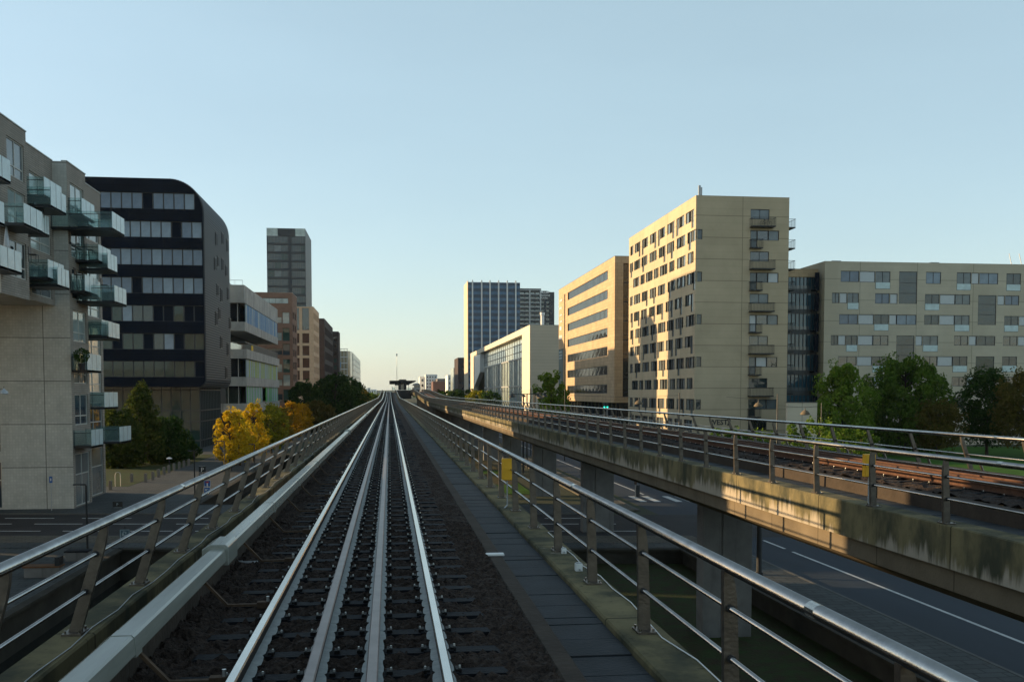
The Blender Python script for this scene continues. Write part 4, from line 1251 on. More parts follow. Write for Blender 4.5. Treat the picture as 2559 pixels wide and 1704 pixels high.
for i in range(16): yy = y0s+2+i*(y1s-y0s-3)/15; MB().box(XY+.9, XY+1.19, yy-.12, yy+.12, 0, zb_-.01).build("column", M['dark'], sb)
# banner with a picture, and pale company signs
ba, bb = yU(1407.5, XY), yU(1397.2, XY)
z0_, z1_ = zV(1402, 963, XY), zV(1402, 872, XY)
bn = MB().box(XY-.12, XY-.02, ba, bb, z0_, z1_).build("banner", mat("teal_banner", (.04,.10,.12), .6, var=.9, scale=.35, col2=(.15,.17,.15)), sb)
for i, vv in enumerate((878, 886, 893)):
    MB().box(XY-.14, XY-.121, ba+1, bb-.6, zV(1402, vv+4, XY), zV(1402, vv, XY)).build("banner_stripe", M['lv_gry'], bn)
for v, h, a, c in ((749, 5, 1405, 1399), (768, 5, 1404, 1398), (786, 4, 1404.5, 1399), (802, 4, 1405, 1399), (816, 9, 1403.5, 1399.5), (838, 10, 1404.5, 1397.5)):
    o = MB()
    ya_, yb_ = yU(a, XY), yU(c, XY); nn = 1 if h == 9 else 4
    for i in range(nn):
        w_ = (yb_-ya_)/nn; o.box(XY-.1, XY-.02, ya_+i*w_, ya_+(i+.62)*w_ if nn > 1 else yb_, zV(1402, v+h, XY), zV(1402, v-(i % 2), XY))
    o.build("wall_sign", M['white'], sb)
# conference building with white frame --------------------------------------------
y0c, y1c = yU(1324, XY), yU(1176, XY)
zk = zV(1324, 812, XY)
M['beige'] = mat("beige_panels", (.56,.48,.36), .8, var=.08, scale=.2, panel=(60,.95,.04,.8,0))
M['cream_w'] = mat("pale_frame_stone", (.68,.60,.46), .7, var=.06, scale=.2, panel=(9,9,.04,.8,0))
kb = thing("conference_building", (XY+10, y0c, 0), "low white framed building with a tall glass front and a plain beige end wall", "building")
xk1 = XY+34
L = y1c-y0c
def uK(u): return yU(u, XY)-y0c
og0, og1 = uK(1304.5), uK(1184.5)
ztop_o = zV(1304.5, 680+700/4.479, XY)
zsh = .5
b = MB()
facade(b, (XY, y0c, 0), Wd, NW, L, 0, zk, [(og0, og1, zsh, ztop_o)], 2.2, mi=2, rmi=2)
b.face([(XY,y0c,0),(xk1,y0c,0),(xk1,y0c,zk),(XY,y0c,zk)], 0)
shell(b, XY, xk1, y0c, y1c, 0, zk, ('W', 'S'))
b.build("wall", [M['beige'], M['roof'], M['cream_w']], kb)
coping(kb, XY, xk1, y0c, y1c, zk, M['frame_lt'], t=.08, o=.03)
a_, c_ = y0c+og0, y0c+og1
zmid = zV(1304.5, 680+955/4.479, XY)
MB().box(XY+2.0, XY+2.15, a_, c_, zmid, ztop_o-.01).build("upper_glazing", M['g_pale'], kb)
yl1 = y0c+uK(1208)
gl_ = MB().box(XY+.55, XY+2.1, a_+.05, yl1, zsh, zmid).build("lower_glazing", M['palegreen'], kb)
b = MB(); random.seed(3)
y = a_+.2
while y < yl1-1:
    b.box(XY+.30, XY+.549, y-.16, y+.16, zsh, zmid+.1); y += random.choice((1.4, 2.6, 4.2, 5.5, 7))
for z in (zsh+.1, (zmid+zsh)*.52, zmid): b.box(XY+.28, XY+.548, a_+.05, yl1, z-.22, z+.22)
b.build("fins", M['galv'], gl_)
b = MB()
for i in range(1, 26): y = a_+i*(c_-a_)/26; b.box(XY+1.9, XY+1.998, y-.12, y+.12, zmid+.1, ztop_o-.02)
for z in (zmid+(ztop_o-zmid)*.35, zmid+(ztop_o-zmid)*.7): b.box(XY+1.88, XY+1.997, a_, c_, z-.12, z+.12)
b.build("mullions", M['frame_dk'], kb)
# slanted white volume at the far end of the opening
ya_, yb_ = yU(1199, XY), yU(1185, XY)
MB().solid([(XY+.1,ya_,zmid-1.5),(XY+2.2,ya_,zmid-1.5),(XY+2.2,ya_,ztop_o-.3),(XY+.1,ya_,ztop_o-.3),
            (XY+.1,yb_-.4,zmid-8),(XY+2.2,yb_-.4,zmid-8),(XY+2.2,yb_-.4,ztop_o-.3),(XY+.1,yb_-.4,ztop_o-.3)],
           [(0,1,2,3),(7,6,5,4),(0,3,7,4),(1,5,6,2),(3,2,6,7),(0,4,5,1)]) and None
w_ = MB(); w_.solid([(XY+.1,ya_,zmid-1.5),(XY+2.2,ya_,zmid-1.5),(XY+2.2,ya_,ztop_o-.3),(XY+.1,ya_,ztop_o-.3),
            (XY+.1,yb_-.4,zmid-8),(XY+2.2,yb_-.4,zmid-8),(XY+2.2,yb_-.4,ztop_o-.3),(XY+.1,yb_-.4,ztop_o-.3)],
           [(0,1,2,3),(7,6,5,4),(0,3,7,4),(1,5,6,2),(3,2,6,7),(0,4,5,1)])
w_.build("slanted_volume", M['white'], kb, fix=True)
q = at(1355.5, 812, y=y0c+8)
t = thing("chimney_pipe", (q.x, q.y, zk), "white pipe chimney on the roof of the low white framed building", "chimney")
ph = at(1355.5, 781, y=y0c+8).z
MB().lathe([(.75,-.35),(.75,0),(.55,.4),(.55,ph-zk-.9),(.75,ph-zk-.8),(.75,ph-zk),(.5,ph-zk)], (q.x, q.y, zk), 12).build("pipe", M['white'], t)
MB().box(q.x-1.6, q.x+1.6, q.y-1, q.y+1, zk-.35, zk+.45).build("base_plinth", M['galv'], t)
# blue glass tower with white fins -------------------------------------------------
yj = 640.0
xj0, xj1 = xP(1169, yj), xP(1299.5, yj)
zj = zP(1169, 700, yj); yj1 = yU(1160, xj0)
M['towerglass'] = glassmat("tower_blue_glass", (.07,.25,.48), rough=.15, spec=.25)
M['towerglass2'] = glassmat("tower_blue_glass_deep", (.03,.11,.23), rough=.15, spec=.25)
jb = thing("glass_tower", ((xj0+xj1)/2, yj, 0), "blue glass tower striped with tall white fins", "building")
MB().box(xj0+.4, xj1, yj, yj1-.2, 0, zj-1.2).build("core", M['towerglass2'], jb)
b = MB(); n = 20
for k in range(n):
    z = (zj-1.4)*k/n
    b.box(xj0+.45, xj1-.05, yj-.35, yj-.01, z+.2, z+(zj/n)*.52)
b.build("spandrels", M['towerglass'], jb)
b = MB()
for i in range(60): x = xj0+.6+i*(xj1-xj0-.9)/59; b.box(x-.07, x+.07, yj-.45, yj-.36, 0, zj-1.3)
b.build("mullions", M['frame_dk'], jb)
for zx in (185, 287, 380, 476, 572, 667):
    f0 = xP(1140+(zx-7)/4.479, yj-1); f1 = xP(1140+(zx+7)/4.479, yj-1)
    MB().box(f0, f1, yj-1.2, yj-.46, 0, zj).build("fin", M['white'], jb)
MB().box(xj0, xj0+.39, yj-.2, yj1, 0, zj-.3).build("end_wall", M['beige'], jb)
# hotel behind it ------------------------------------------------------------------
yc_ = 716.0
xh0, xhm, xh1 = xP(1299, yc_), xP(1352, yc_), xP(1385, yc_)
zh_ = zP(1310, 722, yc_)
ht = thing("hotel_tower", ((xh0+xh1)/2, yc_, 0), "dark hotel tower with an oval emblem, behind the blue glass tower", "building")
fr = []
rowz = [zP(1310, 680+(225+47.9*k)/4.479, yc_) for k in range(17)]
rh = 5.6*yc_/FPX
for z in rowz:
    if z-rh < 3: break
    for (a, c) in ((712,760),(772,812),(834,874),(888,930)):
        fr.append((xP(1140+a/4.479, yc_)-xh0, xP(1140+c/4.479, yc_)-xh0, z-rh, z))
    if z < rowz[0]-5:
        for (a, c) in ((952,982),(1006,1040)): fr.append((xP(1140+a/4.479, yc_)-xh0, xP(1140+c/4.479, yc_)-xh0, z-rh, z))
fr = [(max(.1,a), c, z0, z1) for a, c, z0, z1 in fr]
b = MB()
facade(b, (xh0, yc_, 0), S_, NS, xh1-xh0, 0, zh_-2, fr, .5)
shell(b, xh0, xh1, yc_, yc_+30, 0, zh_-2, ('S',))
b.build("wall", [M['towerdk'], M['roof']], ht)
MB().box(xh0, xhm, yc_+.05, yc_+12, zh_-1.99, zh_+.4).build("roof_storey", M['towerdk'], ht)
for r in fr: window(ht, (xh0, yc_, 0), S_, NS, r, 'g_pale' if r[3] > rowz[0]-1 else 'g_green', nv=2, inset=.3, fw=.15)
b = MB()
for z in rowz: b.box(xh0, xhm, yc_-.25, yc_-.01, z+1.5, z+2.0)
for zx in (823, 943): x = xP(1140+zx/4.479, yc_); b.box(x-.5, x+.5, yc_-.3, yc_-.011, 3, rowz[0]+2.2)
b.build("frame", M['galv'], ht)
p = at(1140+990/4.479, 729.5, y=yc_-.5)
em = MB(); prof = [(p.x+1.75*2.0*math.cos(a*math.pi/12), p.z+.95*math.sin(a*math.pi/12)) for a in range(24)]
em.prism(prof, 'y', yc_-.6, yc_-.1); em = em.build("emblem", M['white'], ht, fix=True)
MB().box(p.x-1.3, p.x-.2, yc_-.68, yc_-.61, p.z-.4, p.z+.4).box(p.x+.1, p.x+1.2, yc_-.68, yc_-.61, p.z-.4, p.z+.4).build("emblem_mark", M['dark'], em)
text("lettering", "CROWNE", 1.75, (p.x-3.7, yc_-.3, p.z-3.0), (R(90),0,0), M['white'], ht, .1)
text("lettering", "PLAZA", 1.75, (p.x-2.9, yc_-.3, p.z-4.9), (R(90),0,0), M['white'], ht, .1)
# apartment block at the right -------------------------------------------------------
yq = 146.5
xq0 = xP(2057.8, yq)
zq = zP(2100, 654, yq)
KX = (xP(2500, yq)-xP(2100, yq))/400/3.267
M['greybeige'] = mat("grey_beige_concrete", (.62,.54,.41), .85, streak=((.54,.465,.345), .16, .52), var=.2, scale=.25, bump=.06, brick=(9.3,1.07,.022,.86,0), panel=(9.3,3.2,.045,.6,0))
ab = thing("apartment_block", (xq0+15, yq, 0), "long sand grey apartment block behind the park trees at the right edge", "building")
def X3(zx): return xP(1940+zx/3.267, yq)-xq0
def Z3(zy): return zP(2300, 620+zy/3.267, yq)
W3 = [(515,665,'g',195,285),(668,795,'p',195,285),(797,918,'f',195,338),(990,1137,'t',193,455),(1208,1330,'g',193,290),(1458,1575,'f',193,340),(1578,1640,'p',195,287),(1642,1795,'g',195,287),(1862,1980,'f',195,340),
 (447,505,'g',373,457),(508,570,'p',373,457),(572,665,'f',373,507),(797,915,'g',373,457),(918,980,'p',375,457),(1203,1322,'f',375,507),(1325,1450,'p',375,457),(1450,1572,'g',375,457),(1637,1785,'t',378,622),(1793,1853,'p',378,457),(1855,1970,'g',378,457),
 (508,660,'g',545,627),(663,790,'p',545,627),(792,912,'f',545,677),(915,977,'p',545,627),(977,1137,'g',545,627),(1201,1320,'g',545,625),(1323,1448,'p',545,625),(1448,1570,'f',545,677),(1853,1970,'f',547,677),(1972,2050,'p',547,627),
 (443,500,'g',715,796),(502,565,'p',715,796),(567,660,'f',715,848),(662,787,'p',715,796),(787,912,'g',715,796),(978,1125,'t',715,960),(1133,1190,'p',715,796),(1193,1317,'f',715,845),(1448,1562,'g',713,792),(1567,1630,'p',713,792),(1630,1783,'g',713,792),(1848,1965,'g',713,792),(1968,2040,'p',713,792),
 (503,655,'g',885,962),(658,782,'p',885,962),(784,908,'f',885,1015),(1197,1315,'g',882,962),(1315,1440,'p',882,962),(1440,1560,'f',882,1012),(1628,1780,'t',882,1130),(1843,1965,'f',882,1010),
 (720,800,'g',1050,1127),(802,900,'p',1050,1127),(1437,1560,'g',1050,1127),(1562,1618,'p',1050,1127),(1840,1960,'g',1048,1125),(1385,1430,'p',1215,1300),(1432,1535,'g',1215,1300),(500,620,'g',1215,1300),(1000,1120,'g',1215,1300)]
ex = []
for (a, c, ty, p0, p1) in W3[:20]:
    if a+1600 > 2060: ex.append((a+1560, c+1560, ty, p0, p1))
W3 += [w for w in ex if w[0] > 2060]
fr = [(X3(a), X3(c), Z3(q1), Z3(q0)) for (a, c, ty, q0, q1) in W3]
b = MB()
Wq = 52.0
facade(b, (xq0, yq, 0), S_, NS, Wq, 0, zq, fr, .2)
shell(b, xq0, xq0+Wq, yq, yq+15, 0, zq, ('S',))
b.build("wall", [M['greybeige'], M['roof']], ab)
coping(ab, xq0, xq0+Wq, yq, yq+15, zq, M['greybeige'], t=.06, o=.02)
random.seed(5)
for (a, c, ty, q0, q1), r in zip(W3, fr):
    low = q0 > 700
    g = {'p': 'panel_w', 'g': random.choice(['g_res','g_resc','g_office','g_office2'] if not low else ['g_dark','g_res']), 'f': random.choice(['g_resc','g_res','g_res']), 't': random.choice(['g_res','g_base'])}[ty]
    window(ab, (xq0, yq, 0), S_, NS, r, g, nv=1 if ty in 'pt' else 2, frame='frame_dk', inset=.06, fw=.08, bars=[1.0] if ty == 'f' else ([1.6, 3.2] if ty == 't' else None))
    if ty == 'f': MB().box(xq0+r[0]+.06, xq0+r[1]-.06, yq-.03, yq+.015, r[2]+.05, r[2]+1.0).build("window_screen", M['frost'], ab)
for zx in (515, 1320):
    q = X3(zx)+xq0; t = thing("roof_vent", (q, yq+2, zq-.35), "small dark roof vent on the apartment block, %s" % ("nearest the glass link" if zx < 900 else "the one above the middle"), "vent")
    MB().prism([(q-.8, zq-.35), (q-.65, zq+.28), (q+.65, zq+.28), (q+.8, zq-.35)], 'y', yq+1.5, yq+3).build("vent_hood", M['dark'], t)
    MB().box(q-.7, q+.7, yq+1.45, yq+3.05, zq+.28, zq+.36).build("lid", M['galv'], t)
# glass link between tower and block
yl = yq+2.6; xl0, xl1 = x1+.3, xq0-.3
xl0, xl1 = xP(1962, yl), xq0-.02
zl = zP(2000, 672, yl)
M['g_link'] = glassmat("glass_link_teal", (.05,.13,.18), spec=.6)
lk = thing("glass_link_building", ((xl0+xl1)/2, yl, 0), "recessed dark glass building between the sunlit tower and the long block", "building")
zg = zP(2000, 620+237/3.267, yl)
MB().box(xl0, xl1, yl-.2, yl+12, zg, zl).build("brick_band", M['travert'], lk)
MB().box(xl0, xl1, yl, yl+12, 0, zg-.01).build("glazing", M['g_link'], lk)
b = MB()
for i in range(8): x = xl0+.3+i*(xl1-xl0-.6)/7; b.box(x-.05, x+.05, yl-.12, yl-.01, 3.5, zg-.02)
b.build("mullions", M['frame_dk'], lk)
b = MB(); 
for k in range(9):
    z = zP(2000, 620+(345+166*k)/3.267, yl)
    if z < 3: break
    b.box(xl0+.05, xl1-.05, yl-.10, yl-.005, z-.5, z+.22)
    MB().box(xl0+.2, xl1-1.3, yl-.09, yl-.006, z+.23, z+.75).build("blind", M['g_resc'], lk)
    s = MB().box(xl1-1.1, xl1-.4, yl-1.6, yl-.13, z-.1, z+.05).box(xl1-1.1, xl1-.4, yl-1.6, yl-1.5, z+.05, z+2.6).box(xl1-.5, xl1-.4, yl-1.49, yl-.13, z+.05, z+2.6).build("black_balcony", M['black'], lk)
b.build("spandrels", M['frame_dk'], lk)
# low garden wall building in front of it, with dome lamp
yw = 118.0
xw0, xw1 = xP(1969, yw), xP(2044, yw)
zw = zP(2000, 1006, yw)
gw = thing("garden_wall", ((xw0+xw1)/2, yw, 0), "low beige wall between the sunlit tower and the first green park tree", "wall")
MB().box(xw0, xw1, yw, yw+.4, 0, zw).build("wall", M['greybeige'], gw)
MB().box(xw0-.05, xw1+.05, yw-.05, yw+.45, zw, zw+.1).build("coping", M['kerb'], gw)

# far end of the street ---------------------------------------------------------------
def farblock(name, label, u0, u1, vt, D, mwall, depth=40, nu=3, nz=6, **kw):
    y = yD(at(u0, 970, D=D).x, D)
    a, c = xP(u0, y), xP(u1, y); z = zP(u0, vt, y)
    return block(name, label, a, c, y, y+depth, z, mwall, front=grid(.5, c-a-.5, nu, 2, z-1, nz, .5, .5) if nu else None, right_side=False, inset=.2, **kw)
M['whiter'] = mat("white_render", (.72,.72,.70), .8, var=.08, scale=.1)
M['redbrick'] = mat("far_red_brick", (.16,.09,.075), .85, var=.2, scale=.2)
farblock("apartment_building", "black brick building next to the foot of the blue glass tower", 1144.5, 1168, 893.5, 700, M['dkbrick'], nu=3, nz=8)
farblock("apartment_building", "slim pale green building left of the black brick one, far down the street", 1133.5, 1150, 919, 800, M['palegreen'], nu=2, nz=7)
farblock("apartment_building", "white rendered building beside the slim pale green one", 1119, 1140, 937, 880, M['whiter'], nu=3, nz=5)
farblock("apartment_building", "far brown brick building with a blank wall, end of the street", 1082, 1121, 953, 930, M['redbrick'], nu=0)
farblock("apartment_building", "grey upper building behind the blank brown brick one", 1093, 1120, 946, 1000, M['grybrick'], nu=4, nz=3)
farblock("apartment_building", "taller of the two white apartment blocks at the end of the street", 1063.5, 1092.5, 935.5, 1040, M['whiter'], nu=4, nz=7)
farblock("apartment_building", "lower white block, left neighbour of the tallest far white one", 1049, 1062, 941, 1060, M['whiter'], nu=1, nz=4)
for i, (u0, u1, vt, D) in enumerate(((905, 916, 971, 1500), (918, 924, 969, 1600), (926, 940, 973, 1550))):
    farblock("distant_house", ["distant pale house on the skyline just right of the glass office building", "distant narrow pale house with the highest roof on the left skyline", "distant wide pale house on the left skyline, closest to the station"][i], u0, u1, vt, D, M['whiter' if i != 1 else 'lv_gry'], nu=2, nz=2)

# station on the line -------------------------------------------------------------------
ys = yD(5, 440)
st = thing("metro_station", (6, ys, 8), "elevated station with a wide winged canopy between the two tracks", "station")
def sx(u): return xP(u, ys)
def sz(v): return zP(1000, v, ys)
pl = MB().box(sx(987), sx(1027.5), ys, ys+120, 5.5, sz(974.6)).build("platform", M['dark'], st)
MB().box(sx(987), sx(1027.5), ys-.1, ys-.01, sz(974.6)-.12, sz(974.4)).build("platform_edge", M['galv'], st)
MB().prism([(sx(972.5), sz(951.5)), (sx(973), sz(955)), (sx(1035), sz(955)), (sx(1039.5), sz(952)), (sx(1038), sz(950.6)), (sx(974), sz(950.8))], 'y', ys-1, ys+110).build("canopy", M['dark'], st, fix=True)
MB().prism([(sx(994), sz(951)), (sx(998.5), sz(948)), (sx(1014), sz(948)), (sx(1016), sz(951))], 'y', ys-1.5, ys+110).build("canopy_ridge", M['dark'], st, fix=True)
MB().box(sx(995), sx(1001.5), ys+1, ys+9, sz(974), sz(955.1)).build("lift_shaft", M['dark'], st)
MB().box(sx(1009), sx(1015.5), ys+1, ys+9, sz(974), sz(955.1)).build("stair_core", M['dark'], st)
MB().box(sx(1001.6), sx(1008.9), ys+3, ys+8, sz(974), sz(960)).build("glass_lift", M['g_green'], st)
b = MB().box(sx(986.5), sx(994.9), ys+.5, ys+5, sz(962.5), sz(958)).box(sx(1015.6), sx(1022), ys+.5, ys+5, sz(962), sz(958))
b.build("beams", M['dark'], st)
for u in (986.5, 1020.5): MB().box(sx(u), sx(u+1), ys+.5, ys+1, sz(974), sz(962.4)).build("column", M['dark'], st)
MB().box(sx(980), sx(986.4), ys+.5, ys+.6, sz(974), sz(968)).box(sx(1016), sx(1027), ys+.5, ys+.6, sz(974), sz(969)).build("glass_screen", M['clear'], st)
MB().box(sx(979), sx(980), ys+.4, ys+1.2, sz(976), sz(965)).build("column", M['dark'], st)
# train
tx = 11.66; ty = 425
zr = ZR+zp(420)+.18
tn = thing("metro_train", (tx, ty, zr), "grey metro train coming round the crest beside the station", "train")
sec = [(tx-1.3, zr+.5), (tx-1.32, zr+1.8), (tx-1.15, zr+3.0), (tx-.7, zr+3.42), (tx+.7, zr+3.42), (tx+1.15, zr+3.0), (tx+1.32, zr+1.8), (tx+1.3, zr+.5)]
MB().prism(sec, 'y', ty, ty+38).build("body", M['galv'], tn, fix=True, bevel=.15)
MB().prism([(tx-1.05, zr+1.5), (tx-.95, zr+2.75), (tx+.95, zr+2.75), (tx+1.05, zr+1.5)], 'y', ty-.05, ty+.01).build("windscreen", M['g_dark'], tn, fix=True)
MB().box(tx-1.1, tx+1.1, ty+.3, ty+37, zr+.02, zr+.49).build("bogies", M['dark'], tn)
for s in (-1, 1): MB().box(tx+s*.85-.15, tx+s*.85+.15, ty-.05, ty+.02, zr+.95, zr+1.15).build("headlight", M['white'], tn)
for s in (-1, 1): MB().box(tx+s*1.325-.012, tx+s*1.325+.012, ty+2, ty+36, zr+1.5, zr+2.5).build("side_windows", M['g_dark'], tn)
# tall mast behind the station
q = at(992, 960, D=800)
t = thing("radio_mast", (q.x, q.y, 0), "very thin tall mast rising behind the station canopy", "mast")
zm = at(992, 884, D=800).z
MB().tube((q.x, q.y, 0), (q.x, q.y, zm), .28, .14, 6).build("pole", M['galv'], t)
MB().box(q.x-.5, q.x+.5, q.y-.5, q.y+.5, zm-1.8, zm+.1).tube((q.x, q.y, zm), (q.x, q.y, zm+1.5), .1, n=6).build("head", M['galv'], t)

def bicycle(x, y, z, label):
    t = thing("bicycle", (x, y, z), label, "bicycle")
    for cx_ in (-.52, .52):
        b = MB(); pr = None
        for i in range(21):
            a = math.pi*2*i/20; q = Vector((x+cx_+.33*math.cos(a), y, z+.34+.33*math.sin(a)))
            if pr: b.tube(pr, q, .022, n=5, caps=False)
            pr = q
        b.build("wheel", M['dark'], t)
    P_ = lambda a, c: Vector((x+a, y, z+c))
    b = MB()
    for p, q in (((-.52,.34),(-.12,.36)), ((-.12,.36),(-.22,.85)), ((-.52,.34),(-.22,.85)), ((-.12,.36),(.38,.82)), ((-.2,.78),(.36,.88)), ((.52,.34),(.36,.98))):
        b.tube(P_(*p), P_(*q), .022, n=5)
    b.build("frame", M['web'], t)
    MB().box(x-.34, x-.12, y-.06, y+.06, z+.86, z+.91).build("saddle", M['dark'], t)
    MB().tube((x+.36, y-.25, z+1.0), (x+.36, y+.25, z+1.0), .018, n=5).build("handlebar", M['dark'], t)
bicycle(XY+445*K, y0-.62, rows[0]-Hs-1.04, "bicycle parked on the topmost balcony of the sunlit tower")
for i, u in enumerate((2531, 2556)):
    q = at(u, 652, y=yq+8); e = at(u-9, 634, y=yq+8)
    t = thing("roof_pole", (q.x, q.y, zq-.35), ["leaning white pole on the apartment block's roof, inner one of two", "leaning white pole on the apartment block's roof, at the picture edge"][i], "pole")
    MB().tube((q.x+.2, q.y, zq-.35), (e.x, q.y, e.z), .06, n=8).build("pole", M['white'], t)
# ================================================================== trees
def add_leaves(b, c, rx, rz, n, size, rng, shellness=.45):
    for _ in range(n):
        while True:
            p = Vector((rng.uniform(-1,1), rng.uniform(-1,1), rng.uniform(-1,1)))
            l = p.length
            if .05 < l < 1: break
        p = p.normalized()*(l**shellness)
        p = Vector((p.x*rx, p.y*rx, p.z*rz)) + c
        s = size*rng.uniform(.6, 1.3)
        a = Vector((rng.gauss(0,1), rng.gauss(0,1), rng.gauss(0,.7))).normalized()
        d = a.orthogonal().normalized()
        d.rotate(Matrix.Rotation(rng.uniform(0, 6.28), 3, a))
        e = a.cross(d)*.62
        b.face([p-d*s, p+e*s, p+d*s, p-e*s])
TREE_MESH = {}
def tree_mesh(kind, seed, H, Wd_, clumps, per, size, shape, leaf, z_low=.22):
    rng = random.Random(seed)
    tb = MB(); tr0 = H*.016+.05
    top = H*.86
    px = Vector((0,0,0)); segs = 6
    for i in range(segs):
        q = Vector((rng.uniform(-.1,.1)*H*.06, rng.uniform(-.1,.1)*H*.06, top*(i+1)/segs))
        tb.tube(px, q, tr0*(1-.8*i/segs), tr0*(1-.8*(i+1)/segs), 7, caps=False); px = q
    lb = MB()
    for i in range(clumps):
        f = (i+.5)/clumps
        z = H*(z_low + (1-z_low-.04)*f)
        t = (z/H - z_low)/(1-z_low)
        if shape == 'cone': r = Wd_*(1-t)**.8*min(1, .55+t*3)
        elif shape == 'col': r = Wd_*math.sin(math.pi*min(1, .15+t*.85))**.6
        else: r = Wd_*max(.1, math.sin(math.pi*(.12+.84*t)))**.65
        a = i*2.399+rng.uniform(-.5,.5); rr_ = r*rng.uniform(.35, .95)
        c = Vector((math.cos(a)*rr_, math.sin(a)*rr_, z))
        cr = Wd_*(rng.uniform(.26, .46) if shape == 'round' else rng.uniform(.17, .32))*(1-.45*t)
        tb.tube((0, 0, max(H*.12, z-rr_*.7)), c, tr0*.32, tr0*.08, 5, caps=False)
        add_leaves(lb, c, cr, cr*rng.uniform(.7, 1.1), int(per*rng.uniform(.6, 1.4)), size, rng)
    # loose twigs of leaves beyond the clumps
    for i in range(clumps):
        t = rng.random(); z = H*(z_low+(1.02-z_low)*t)
        r = Wd_*(1.05*(1-t)**.8 if shape == 'cone' else 1.08*max(.05, math.sin(math.pi*(.1+.85*t)))**.65)
        a = rng.uniform(0, 6.28)
        add_leaves(lb, Vector((math.cos(a)*r, math.sin(a)*r, z)), Wd_*.16, Wd_*.18, per//6, size*.85, rng, .6)
    return tb.mesh("trunk", M['bark']), lb.mesh("crown", leaf)
L_ = {'dark': leafmat("leaf_dark_green", (.022,.05,.014), (.055,.095,.02)),
      'deep': leafmat("leaf_deep_green", (.045,.095,.012), (.12,.18,.028)),
      'moss': leafmat("leaf_moss", (.030,.052,.012), (.085,.10,.022)),
      'mid': leafmat("leaf_green", (.085,.16,.015), (.19,.26,.04)),
      'olive': leafmat("leaf_olive", (.075,.075,.015), (.13,.10,.025)),
      'yel': leafmat("leaf_yellow", (.66,.42,.015), (.46,.36,.03)),
      'lime': leafmat("leaf_yellow_green", (.32,.27,.02), (.18,.20,.025)),
      'orange': leafmat("leaf_orange", (.56,.30,.012), (.40,.24,.02)),
      'brown': leafmat("leaf_brown", (.28,.18,.02), (.22,.16,.03))}
def tree(u, D, vt, W, leaf, shape, label, group=None, seed=1, dens=1.0, size=.22, zl=.2, cat="tree", name="tree", x=None, clumps=None, base=0):
    """crown centre at pixel column u, top at pixel row vt, D metres down the line; W crown radius"""
    p = at(u, 981, D=D)
    H = at(u, vt, D=D).z - base
    t = thing(name, (p.x, p.y, base), label, cat, group)
    n = clumps or int((34 if shape == 'round' else 46)*dens)
    tm, lm = tree_mesh(leaf, seed, H, W, n, int((150 if shape == 'round' else 80)*dens), size, shape, L_[leaf], zl)
    place("trunk", tm, t, (0,0,0)); place("crown", lm, t, (0,0,0))
    return t
# park trees at the right
PG = "trees on the park lawn"
tree(2105, 128, 908, 3.9, 'mid', 'round', "light green round tree, leftmost of the park trees before the apartment block", PG, 11, 1.5, .20, .12)
tree(2262, 131, 898, 5.2, 'deep', 'round', "largest dark green tree on the lawn, second of the park trees", PG, 12, 1.9, .22, .10)
tree(2345, 126, 1003, 3.2, 'olive', 'round', "small olive brown tree in front of the dark park trees", PG, 13, 1.2, .17, .22)
tree(2470, 130, 925, 3.7, 'dark', 'round', "dark conical tree on the lawn between the small brown tree and the picture's right edge", PG, 14, 1.5, .18, .2)
tree(2570, 124, 925, 3.8, 'olive', 'round', "olive green tree cut by the right edge of the picture", PG, 15, 1.5, .18, .2)
for i, (u, D, vt, W) in enumerate(((1990, 88, 1062, 1.9), (2050, 92, 1050, 2.1), (2110, 96, 1066, 2.0), (1905, 84, 1078, 1.5), (1850, 84, 1072, 1.6), (1800, 83, 1068, 1.5), (2155, 100, 1072, 1.8))):
    tree(u, D, vt, W, 'mid' if i % 2 else 'deep', 'round', ["bushy green shrub left of the red globe", "taller pale shrub below the first park tree", "shrub touching the red globe", "low shrub under the last balcony column of the sunlit tower", "yellow green shrub below the digit painted on the sunlit tower", "shrub below the lettering painted on the sunlit tower", "shrub just right of the red globe"][i], "shrubs behind the parallel viaduct", 30+i, .7, .13, .05, "shrub", "shrub")
tree(1376, 175, 931, 3.0, 'mid', 'round', "single olive green street tree between the beige end wall and the travertine building", None, 41, 1.3, .22, .15)
for i, (u, D, vt) in enumerate(((1196, 300, 976), (1226, 290, 979), (1168, 350, 974), (1142, 380, 975), (1118, 420, 977), (1102, 470, 976))):
    tree(u, D, vt, 4.2, ['lime','dark','dark','dark','mid','dark'][i], 'round', ["small yellowing tree in front of the white framed building's far corner", "low dark tree by the glass front of the white framed building", "dark tree at the foot of the blue glass tower",
         "dark tree before the black brick building", "green tree before the far white rendered building", "far dark tree before the blank brown building"][i], "far street trees on the right", 50+i, .6, .4, .05)
